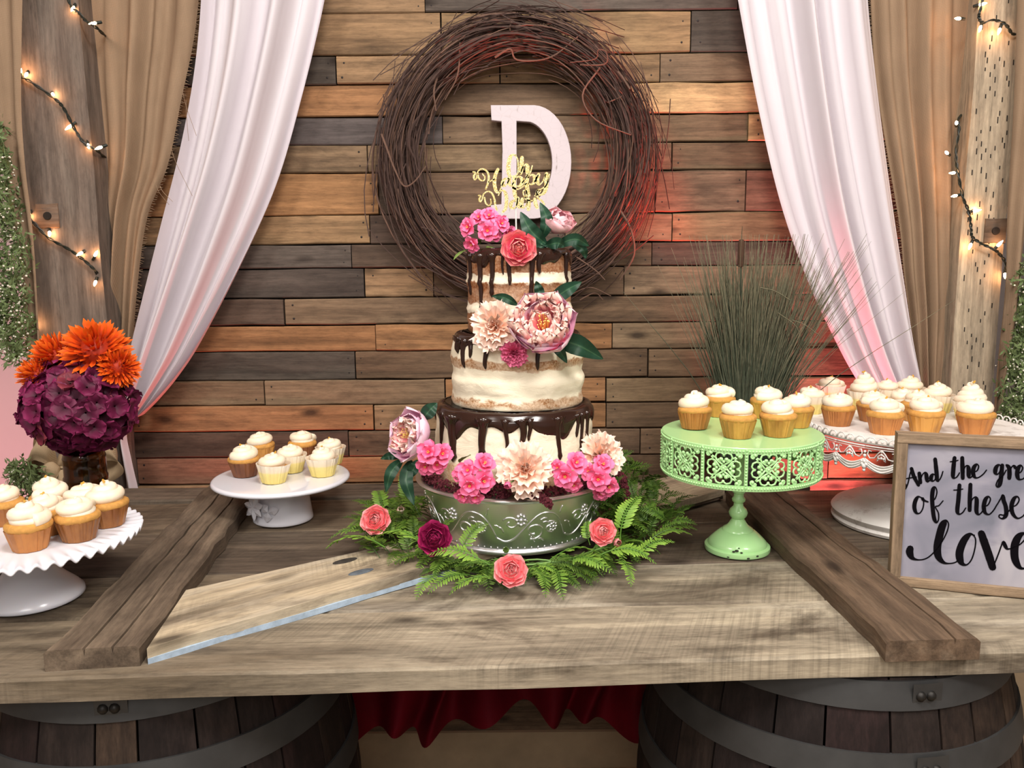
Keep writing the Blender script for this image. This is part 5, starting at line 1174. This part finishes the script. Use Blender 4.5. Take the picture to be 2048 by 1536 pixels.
# --- on the top tier
cluster('hot pink blossom cluster on the left of the top tier', [(975, 462, -.03, .92, 1), (938, 455, -.01, .90, .95), (945, 488, -.02, .80, .9), (978, 433, .0, .85, 1.05), (1002, 448, .0, .80, 1.05), (958, 436, .01, .8, 1), (1016, 466, .01, .75, .9), (990, 470, .0, .6, .85)], F1, leafs=[(934, 500, .02, .035, .012, -.6, -.5), (975, 492, .01, .03, .010, .2, -.3), (960, 488, .01, .03, .010, -.2, .1)])
f = flower('ranunculus', 'dusky coral ranunculus facing forward at the front of the top tier', 1037, 496, YC - r3 - .012, (.02, -1, .08)); ranunculus(f, m(36, f.location), 3, 'coral_deep', False)
f = flower('peony', 'pale pink closed peony with dark leaves on the right of the top tier', 1117, 446, YC - .06, (.35, -.55, .9)); peony(f, m(35, f.location), 11, True, .2)
def leaf_at(t, pts, wpx, Y, mat='leaf', fold=.3):
    """leaf laid along pixel points (px, py, depth offset) as a child of t"""
    P = smooth_tab([at_y(px, py, Y + dy) for px, py, dy in pts], 4); MI = t.matrix_basis.inverted(); n = len(P) - 1; w = m(wpx, P[0]); mb = MB()
    def fn(u, v):
        i = min(n - 1, int(v * n)); p = P[i].lerp(P[i + 1], v * n - i); d = (P[i + 1] - P[i]).normalized(); vw = (p - CAM).normalized(); sd = d.cross(vw).normalized(); t_ = u * 2 - 1
        ww = w * (sin(pi * min(.995, v * .96 + .03)) ** .75) * (1.12 - .3 * v)
        return MI @ (p + sd * (t_ * ww) - vw * (fold * ww * abs(t_)) + vw * .002 * sin(v * 18))
    mb.grid(fn, 6, 14, lambda u, v: abs(u * 2 - 1)); obj('leaf', mb, M[mat], t, smooth=180)
YL = YC - .07
leaf_at(f, [(1092, 488, .0), (1062, 462, -.01), (1041, 424, .01)], 16, YL); leaf_at(f, [(1084, 478, .0), (1094, 440, -.01), (1080, 405, .01)], 13, YL)
leaf_at(f, [(1090, 492, .0), (1115, 486, -.02), (1130, 494, -.01)], 12, YL); leaf_at(f, [(1110, 492, .0), (1150, 478, -.02), (1178, 492, .0)], 12, YL); leaf_at(f, [(1140, 485, .0), (1165, 498, .0), (1172, 518, .01)], 9, YL); leaf_at(f, [(1088, 505, .0), (1082, 490, -.01), (1092, 480, .01)], 12, YL)
# --- between the top and the middle tier
YM = YC - r3 - .03
f = flower('peony', 'large open pink peony with creamy ruffled heart on the middle tier', 1086, 652, YM - .02, (-.12, -.84, .52)); peony(f, m(62, f.location), 5)
leaf_at(f, [(1100, 605, .02), (1130, 582, .0), (1163, 564, .02)], 15, YM); leaf_at(f, [(1085, 600, .03), (1078, 580, .03), (1072, 562, .03)], 10, YM)
leaf_at(f, [(1110, 680, .03), (1155, 690, .0), (1206, 718, .02)], 21, YM); leaf_at(f, [(1098, 680, .01), (1118, 700, .0), (1134, 726, .01)], 11, YM); leaf_at(f, [(1035, 610, .02), (1010, 596, .01), (984, 592, .03)], 9, YM)
f = flower('carnation', 'peach carnation with ruffled petals left of the large peony', 990, 652, YM - .01, (-.18, -1, .12)); carnation(f, m(49, f.location), 21)
f = flower('carnation', 'small dusty rose blossom below the large peony on the middle tier', 1028, 706, YM - .015, (.05, -1, -.25)); carnation(f, m(28, f.location), 31, 'rose')
# --- round the foot of the cake
YB = YC - r1_
f = flower('peony', 'half open lilac pink peony leaning left at the foot of the cake', 824, 872, YC - .11, (-.72, -.62, .35)); peony(f, m(50, f.location), 15, False, .75)
YP2 = YC - .13
leaf_at(f, [(846, 838, .03), (858, 822, .02), (874, 806, .03)], 15, YP2); leaf_at(f, [(800, 915, .03), (780, 912, .02), (761, 918, .03)], 8, YP2); leaf_at(f, [(805, 918, .02), (782, 945, .0), (772, 984, .0)], 12, YP2); leaf_at(f, [(822, 920, .02), (812, 960, -.01), (828, 1010, -.02)], 14, YP2); leaf_at(f, [(835, 920, .01), (826, 940, .0), (806, 962, .02)], 11, YP2)
cluster('hot pink blossom cluster beside the lilac peony at the cake foot', [(858, 905, -.01, 1.05, 1), (884, 908, .0, .95, 1.0), (852, 932, .01, .85, .95), (874, 928, .0, .85, 1)], YC - r1_ * .98 - .03)
cluster('hot pink blossom cluster hanging over the drum rim left of centre', [(936, 942, -.02, .95, 1), (968, 928, -.01, 1.0, 1), (966, 962, -.03, 1.0, 1.02), (940, 970, -.04, .95, .98), (927, 990, -.03, .8, .95), (950, 992, -.03, .75, .95), (920, 948, .0, .7, .98)], YB - .03, leafs=[(920, 925, .01, .03, .016, .5, .35), (905, 950, .01, .03, .012, .5, -.3)])
f = flower('carnation', 'large peach carnation at the front centre of the cake foot', 1050, 938, YB - .035, (.0, -.9, .45)); carnation(f, m(54, f.location), 41)
f2 = flower('rose_bud', 'tiny green and pink rosebud under the front peach carnation', 1016, 970, YB - .07, (-.3, -.9, -.1)); 
def bud(t, Rr, mat):
    ring(t, petal(Rr * 1.7, Rr * .8, .5, 2.2, .5, 0, 1, 3, Rr * .1, 6, 5, z0=-Rr * .7), mat, 4, 0, .1, 'petal', 3); ring(t, petal(Rr * 1.1, Rr * .45, .4, 1.9, .5, 0, 1, 5, Rr * .15, 5, 4, z0=-Rr * .8), 'leaf_light', 4, .5, .1, 'sepal', 4)
    obj('stem', MB().tube([(0, 0, -Rr * .7), (Rr * .5, 0, -Rr * 2)], .0016, 6), M['stem'], t)
bud(f2, m(11, f2.location), 'rose')
cluster('bright pink blossom cluster right of the front peach carnation', [(1130, 952, -.02, 1.05, 1.02), (1152, 926, .0, 1.0, 1.05), (1146, 968, .0, .8, .95), (1116, 936, .0, .75, 1)], YB - .02)
cluster('bright pink blossom cluster at the right end of the cake foot', [(1196, 958, -.02, 1.1, 1.0), (1206, 930, .0, 1.0, 1.05), (1178, 944, .0, .85, 1.05), (1216, 972, .0, .95, .92), (1202, 984, .0, .85, .85)], YB + .035)
f = flower('carnation', 'peach carnation at the right rear of the cake foot', 1206, 910, YC - .10, (.45, -.75, .45)); carnation(f, m(46, f.location), 51)
# --- burgundy amaranth laid along the drum rim
def amaranth(label, pts, wpx, seed):
    r = random.Random(seed); P = [at_y(*q) if not isinstance(q, Vector) else q for q in pts]; o = P[0].copy(); P = smooth_tab([p - o for p in P], 10); n = len(P) - 1; w = m(wpx, P[0] + o); b = MB()
    for i in range(n * 14):
        q = r.random(); k = min(n - 1, int(q * n)); p = P[k].lerp(P[k + 1], q * n - k); ww = w * (1 - .6 * max(0, q - .5))
        d = Vector((r.gauss(0, 1), r.gauss(0, 1), r.gauss(0, 1))).normalized() * ww * r.uniform(.3, 1); b.ball(p + d, r.uniform(.0016, .0034), 5)
    t = thing('amaranth_strand', label, 'flowers', o, None, 'burgundy amaranth strands on the drum')
    obj('seed_cluster', b, M['amaranth'], t, kind='stuff'); obj('stem', MB().tube(P, .0016, 5), M['stem'], t)
ya = YC - sR
def rimp(deg, inset, up): return Vector((sc.x + (sR - inset) * cos(radians(deg)), sc.y + (sR - inset) * sin(radians(deg)), STOP + up))
amaranth('dark burgundy amaranth strand along the left of the drum rim', [rimp(d_, .022, .008) for d_ in (176, 195, 212, 228, 244, 258, 266)], 15, 1)
amaranth('dark burgundy amaranth strand drooping over the middle of the drum front', [(985, 966, ya + .022), (1020, 972, ya + .012), (1058, 980, ya + .0), (1085, 996, ya - .012), (1101, 1011, ya - .013)], 11, 2)
amaranth('dark burgundy amaranth strand along the right of the drum rim', [rimp(d_, .022, .008) for d_ in (276, 288, 302, 318, 334, 350)], 14, 3)
amaranth('dark burgundy amaranth strand hanging at the right side of the drum', [(1228, 940, YC + .0), (1244, 955, YC - .01), (1250, 975, YC - .02), (1256, 1002, YC - .02)], 8, 4)

# ------------------------------------------------------------------ fern garland round the drum
M['fern'] = tint('fern_leaflet', [(0, (80, 120, 44)), (1, (134, 168, 70))], .5, .15, objcol=True)
M['fern_stem'] = plain('fern_stem', (108, 150, 66), .5)
def frond_mb(L, n, w, curl, seed):
    r = random.Random(seed); P = []; ph = r.uniform(-.5, .5); mb = MB()
    for i in range(13):
        s = i / 12; P.append(Vector((L * s * (1 - .12 * curl * s), L * (.18 * ph * s * s + .02 * sin(s * 5)), L * (.24 * sin(s * 2.5) * (1 - curl * .3) - .16 * s * s * (1 + .6 * curl)))))
    mb.tube(P, [.0013 * lerp(1, .4, i / 12) for i in range(13)], 4, False, [0] * 13)
    for i in range(n):
        s = .16 + .84 * (i + .5) / n; k = min(11, int(s * 12)); p = P[k].lerp(P[k + 1], s * 12 - k); d = (P[k + 1] - P[k]).normalized(); l = w * .82 * (sin(pi * min(1, s * .86 + .16)) ** .7 + .12) * r.uniform(.9, 1.1)
        for sg in (1, -1):
            sd = Vector((0, sg, 0)); q = (sd * .86 + d * .42 + Vector((0, 0, r.uniform(-.30, .12)))).normalized(); up = q.cross(d).normalized() * sg; wd = d * l * .155
            V = [p, p + q * l * .30 - wd * .9, p + q * l * .75 - wd * .8, p + q * l, p + q * l * .78 + wd * .75, p + q * l * .32 + wd * .9, p + q * l * .52 + Vector((0, 0, .0012))]
            mb.add(V, [(0, 1, 6), (1, 2, 6), (2, 3, 6), (3, 4, 6), (4, 5, 6), (5, 0, 6)], [0, .6, .8, 1, .8, .6, .25])
    return mb
FRM = [frond_mb(.115, 15, .024, c, s) for s, c in ((1, .2), (2, .6), (3, 1.0), (4, .4), (5, .8), (6, .1))]
FR = [q.mesh('frond', M['fern'], 60) for q in FRM]
fg = thing('fern_garland', 'green fern garland circling the silver drum on the table', 'garland', (sc.x, sc.y, ZT + .001)); rf = random.Random(12)
def put_frond(px, py, z, ang, s, tiltv, br_2):
    p = at_z(px, py, ZT + z) - fg.location
    link('frond', FR[rf.randint(0, 5)], fg, p, Matrix.Rotation(ang, 3, 'Z') @ Matrix.Rotation(tiltv, 3, 'Y') @ Matrix.Rotation(rf.uniform(-.35, .35), 3, 'X'), s, color=(br_2, br_2, br_2 * .9, 1))
for i in range(112):                         # ring of fronds lying outwards and round
    a = -pi / 2 + rf.uniform(-2.2, 2.2); dens = 1
    fr_ = abs(a + pi / 2) < 1.0; rr = rf.uniform(.205, .25) if fr_ else rf.uniform(.185, .235); sgn = rf.choice([1, -1]); x, y = rr * cos(a), rr * sin(a) * .95
    ang = a + sgn * rf.uniform(.3, 1.35); br_2 = rf.choice([.55, .7, .85, 1.0, 1.15])
    link('frond', FR[rf.randint(0, 5)], fg, (x, y, rf.uniform(.018, .03) if fr_ else rf.uniform(.03, .06)), Matrix.Rotation(ang, 3, 'Z') @ Matrix.Rotation(rf.uniform(-.02, .12) if fr_ else rf.uniform(-.25, .12), 3, 'Y') @ Matrix.Rotation(rf.uniform(-.3, .3), 3, 'X'), rf.uniform(.5, .85), color=(br_2, br_2, br_2 * .85, 1))
for (px, py, z, a, s, tl_, br_2) in ((770, 1095, .05, 2.9, 1.15, -.05, 1.25), (860, 1100, .06, 2.75, 1.1, -.1, 1.3), (800, 1060, .05, 2.5, 1.0, -.2, .9), (770, 1030, .05, 2.0, .9, -.5, .9), (815, 1010, .06, 1.7, .8, -.8, .8), (980, 1130, .05, 3.0, 1.05, -.1, 1.2), (880, 1150, .03, -2.1, .75, .1, 1.05), (940, 1150, .03, -2.5, .8, .1, 1.0), (1000, 1160, .03, -2.8, .9, .0, 1.1), (1060, 1145, .04, -1.2, .8, .1, 1.0), (1110, 1140, .03, -1.4, .8, .15, 1.0), (1130, 1120, .04, -.6, .9, .0, 1.1),
    (1200, 1110, .05, -.2, 1.0, -.1, 1.2), (1230, 1120, .04, -1.3, .8, .1, 1.2), (1270, 1120, .04, .5, .8, -.3, 1.1), (1240, 1080, .06, 1.0, 1.0, -.9, 1.25), (1180, 1090, .06, 1.6, .6, -.6, 1.1), (1290, 1090, .05, .3, .9, -.1, .7), (870, 1085, .05, .6, .8, -.7, .8), (920, 1110, .05, .9, .8, -.6, 1.0), (760, 1070, .04, 3.3, .9, 0, .8), (1100, 1120, .05, .1, .9, -.1, 1.1), (1310, 1070, .05, .2, .8, -.15, .65)):
    put_frond(px, py, z, a, s, tl_, br_2)
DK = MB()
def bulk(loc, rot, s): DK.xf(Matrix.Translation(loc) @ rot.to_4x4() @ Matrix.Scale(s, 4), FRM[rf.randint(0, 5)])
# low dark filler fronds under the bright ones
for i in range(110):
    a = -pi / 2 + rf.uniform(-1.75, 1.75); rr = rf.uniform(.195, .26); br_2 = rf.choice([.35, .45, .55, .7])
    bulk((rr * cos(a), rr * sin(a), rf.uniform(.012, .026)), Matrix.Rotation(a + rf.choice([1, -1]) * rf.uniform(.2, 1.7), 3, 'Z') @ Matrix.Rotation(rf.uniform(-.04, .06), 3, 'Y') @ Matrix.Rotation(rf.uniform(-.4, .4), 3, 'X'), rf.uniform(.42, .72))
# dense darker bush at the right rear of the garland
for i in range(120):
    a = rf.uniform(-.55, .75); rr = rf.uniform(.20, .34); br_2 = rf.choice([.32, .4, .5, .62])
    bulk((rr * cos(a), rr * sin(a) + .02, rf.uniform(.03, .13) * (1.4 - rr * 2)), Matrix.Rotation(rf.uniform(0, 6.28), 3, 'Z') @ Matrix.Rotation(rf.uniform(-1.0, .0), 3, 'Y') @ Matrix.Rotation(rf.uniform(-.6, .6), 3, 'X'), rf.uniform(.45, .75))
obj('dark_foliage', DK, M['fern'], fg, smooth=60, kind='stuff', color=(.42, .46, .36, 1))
for i in range(60):
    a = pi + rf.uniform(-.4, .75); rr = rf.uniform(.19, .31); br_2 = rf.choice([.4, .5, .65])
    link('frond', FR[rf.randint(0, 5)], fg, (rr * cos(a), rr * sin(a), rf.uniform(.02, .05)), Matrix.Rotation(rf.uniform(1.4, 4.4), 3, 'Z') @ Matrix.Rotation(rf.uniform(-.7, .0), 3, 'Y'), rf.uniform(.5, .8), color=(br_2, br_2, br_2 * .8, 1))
vn = MB()
for k in range(9):
    a0 = rf.uniform(-2.9, -.2); P = [((.205 + .02 * sin(k + q)) * cos(a0 + q * .25), (.205 + .02 * sin(k + q)) * sin(a0 + q * .25), .016 + .012 * sin(q * 1.3 + k)) for q in range(8)]; vn.tube(smooth_tab(P, 3), .0018, 5)
vn.lathe([(.198, .004), (.205, .012), (.212, .004), (.205, .0005), (.198, .004)], 60, close=False)
obj('stems', vn, M['fern_stem'], fg, kind='stuff')
# flowers nestled in the garland
G = 'flowers nestled in the fern garland'
def nestle(name, label, px, py, z, face, rpx, mat, seed, eye=True):
    p = at_z(px, py, ZT + z); f = flower(name, label, px, py, p.y, face, G, seed); 
    (ranunculus if name == 'ranunculus' else bud)(f, m(rpx, f.location), *( (seed, mat, eye) if name == 'ranunculus' else (mat,)))
    if name == 'ranunculus': obj('stem', MB().tube([(0, 0, -.008), (0, -.01, -.05)], .002, 6), M['stem'], f)
nestle('ranunculus', 'coral ranunculus in the ferns at the left end of the garland', 750, 1039, .085, (-.12, -.85, .5), 30, 'coral', 1)
nestle('ranunculus', 'burgundy ranunculus in the ferns at the left front of the drum', 868, 1076, .085, (-.05, -.9, .42), 35, 'crimson', 2, False)
nestle('ranunculus', 'coral ranunculus lying at the very front of the garland', 1022, 1140, .055, (.0, -.82, .57), 34, 'coral', 3)
nestle('ranunculus', 'coral ranunculus in the ferns to the right of the drum', 1206, 1063, .085, (.12, -.9, .4), 27, 'coral', 4)
nestle('rose_bud', 'pale apricot bud beside the left coral ranunculus', 802, 1022, .075, (.1, -.6, .8), 12, 'peach', 5)
nestle('rose_bud', 'small pink bud below the right coral ranunculus', 1234, 1085, .05, (.4, -.85, .2), 12, 'coral', 6)
nestle('rose_bud', 'tiny white-green bud above the front coral ranunculus', 1012, 1100, .05, (.0, -.7, .6), 9, 'leaf_light', 7)

# ------------------------------------------------------------------ amber glass vase with mums and hydrangea
vp = at_z(182, 1066, ZT); vj = thing('glass_vase', 'amber embossed glass jar vase behind the ruffled stand', 'vase', vp)
t = NT('amber_glass'); t.set(**{'Base Color': rgb(150, 112, 62), 'Roughness': .06, 'Transmission Weight': 1.0, 'IOR': 1.45}); M['amber'] = t.m
jr = m(39, vp + Vector((0, 0, .1))); jh = z_at(vp.x, vp.y, 892) - ZT
pr_o = [(0, 0), (jr * .92, 0), (jr, .006), (jr, jh * .28), (jr * 1.04, jh * .30), (jr, jh * .33), (jr, jh * .60), (jr * 1.05, jh * .62), (jr * 1.05, jh * .66), (jr, jh * .68), (jr * .99, jh * .86), (jr * 1.02, jh * .88), (jr * .92, jh * .95), (jr * .62, jh * 1.0), (jr * .50, jh * 1.04), (jr * .50, jh * 1.16), (jr * .55, jh * 1.17), (jr * .55, jh * 1.20)]
pr_i = [(max(0, r - .0035), max(.006, z)) for r, z in reversed(pr_o)]
obj('jar', MB().lathe(pr_o + pr_i, 48, lambda r, z, th, i: (r * (1 + (.012 * sin(12 * th) if .006 < z < jh * .9 else 0)), z), close=False), M['amber'], vj, smooth=60)
neck = vp + Vector((0, 0, jh * 1.16))
stm = lambda t, tip: obj('stem', MB().tube(smooth_tab([Vector((0, 0, 0)), (neck - t.location) + Vector((0, 0, .02)), (vp + Vector((R.uniform(-.01, .01), R.uniform(-.01, .01), .02))) - t.location], 6), .0028, 7), M['stem'], t)
hc = at_y(160, 812, vp.y - .02); hy = thing('hydrangea', 'burgundy hydrangea head in the amber vase', 'flower', hc)
hr = m(108, hc); rh = random.Random(4)
HP = []
for s in range(4):
    mb = MB()
    for k in range(4): mb.xf(Matrix.Rotation(k * pi / 2 + .1 * s, 4, 'Z'), petal(.0235, .0150, .55, .05, .22, .0032, 1.3, 40 + s * 4 + k, .0015, 5, 5, base_w=.35))
    HP.append(mb.mesh('floret', M['hyd'], 180))
for i in range(130):
    y = 1 - 2 * (i + .5) / 130; a = i * 2.39996; q = sqrt(1 - y * y); d = Vector((q * cos(a), q * sin(a), y))
    if d.y > .55: continue
    p = Vector((d.x * hr * 1.0, d.y * hr * .8, d.z * hr * .86)) * rh.uniform(.82, .98); d2 = (d + Vector((rh.uniform(-.35, .35), rh.uniform(-.35, .35), rh.uniform(-.35, .35)))).normalized()
    b_ = rh.choice([.7, .9, 1.1, 1.3]); col = (b_, b_, b_, 1) if rh.random() > .06 else (1.3, 2.6, .8, 1)
    link('floret', HP[rh.randint(0, 3)], hy, p, Vector((0, 0, 1)).rotation_difference(d2) @ Quaternion((0, 0, 1), rh.uniform(0, 6)), rh.uniform(.9, 1.2), color=col)
obj('flower_head', MB().ball((0, 0, 0), hr * .72, 16, (1, .8, .84), .0), M['hyd'], hy); 
obj('stem', MB().tube(smooth_tab([Vector((0, 0, 0)), neck - hc, vp + Vector((.004, 0, .02)) - hc], 6), .0045, 8), M['stem'], hy)
def mum(label, px, py, rpx, face, Y):
    f = flower('mum', label, px, py, Y, face, 'orange mums in the amber vase'); Rr = m(rpx, f.location); r = random.Random(px)
    for k in range(8):
        q = k / 7; n = 7 + int(22 * q); el = lerp(1.45, -.35, q)
        pm_ = petal(Rr * lerp(.55, .62, q), Rr * .075, el - .1, el + lerp(.25, .45, q), .5, 0, 1, k, 0, 4, 2, prof=lambda s: .5 + .5 * sin(s * 2.2) if s < .8 else max(.04, (1 - s) * 4.2), base_w=.5); me = pm_.mesh('petal', M['mum'], 180)
        for j in range(n):
            a = 2 * pi * (j + .5 * (k % 2)) / n + r.uniform(-.12, .12); e2 = el + r.uniform(-.12, .12); c = Vector((cos(a) * cos(e2), sin(a) * cos(e2), sin(e2))) * Rr * .46; s_ = r.uniform(.85, 1.15)
            link('petal', me, f, c, (r.uniform(-.15, .15), r.uniform(-.15, .15), a), s_)
    obj('flower_head', MB().ball((0, 0, 0), Rr * .58, 14, (1, 1, .9), .1), M['mum'], f)
    mi = f.matrix_basis.inverted(); obj('stem', MB().tube(smooth_tab([mi @ f.location, mi @ (hc + Vector((0, .03, -.02))), mi @ neck, mi @ (vp + Vector((-.006, .004, .03)))], 6), .003, 7), M['stem'], f)
mum('largest orange mum at the top of the vase bouquet', 192, 704, 64, (.12, -.7, .7), vp.y - .01)
mum('orange mum on the upper left of the vase bouquet', 118, 716, 52, (-.35, -.6, .7), vp.y - .0)
mum('small orange mum at the left edge of the vase bouquet', 80, 752, 42, (-.6, -.6, .5), vp.y - .03)
mum('orange mum peeking out at the right of the vase bouquet', 238, 736, 40, (.75, -.45, .4), vp.y - .03)
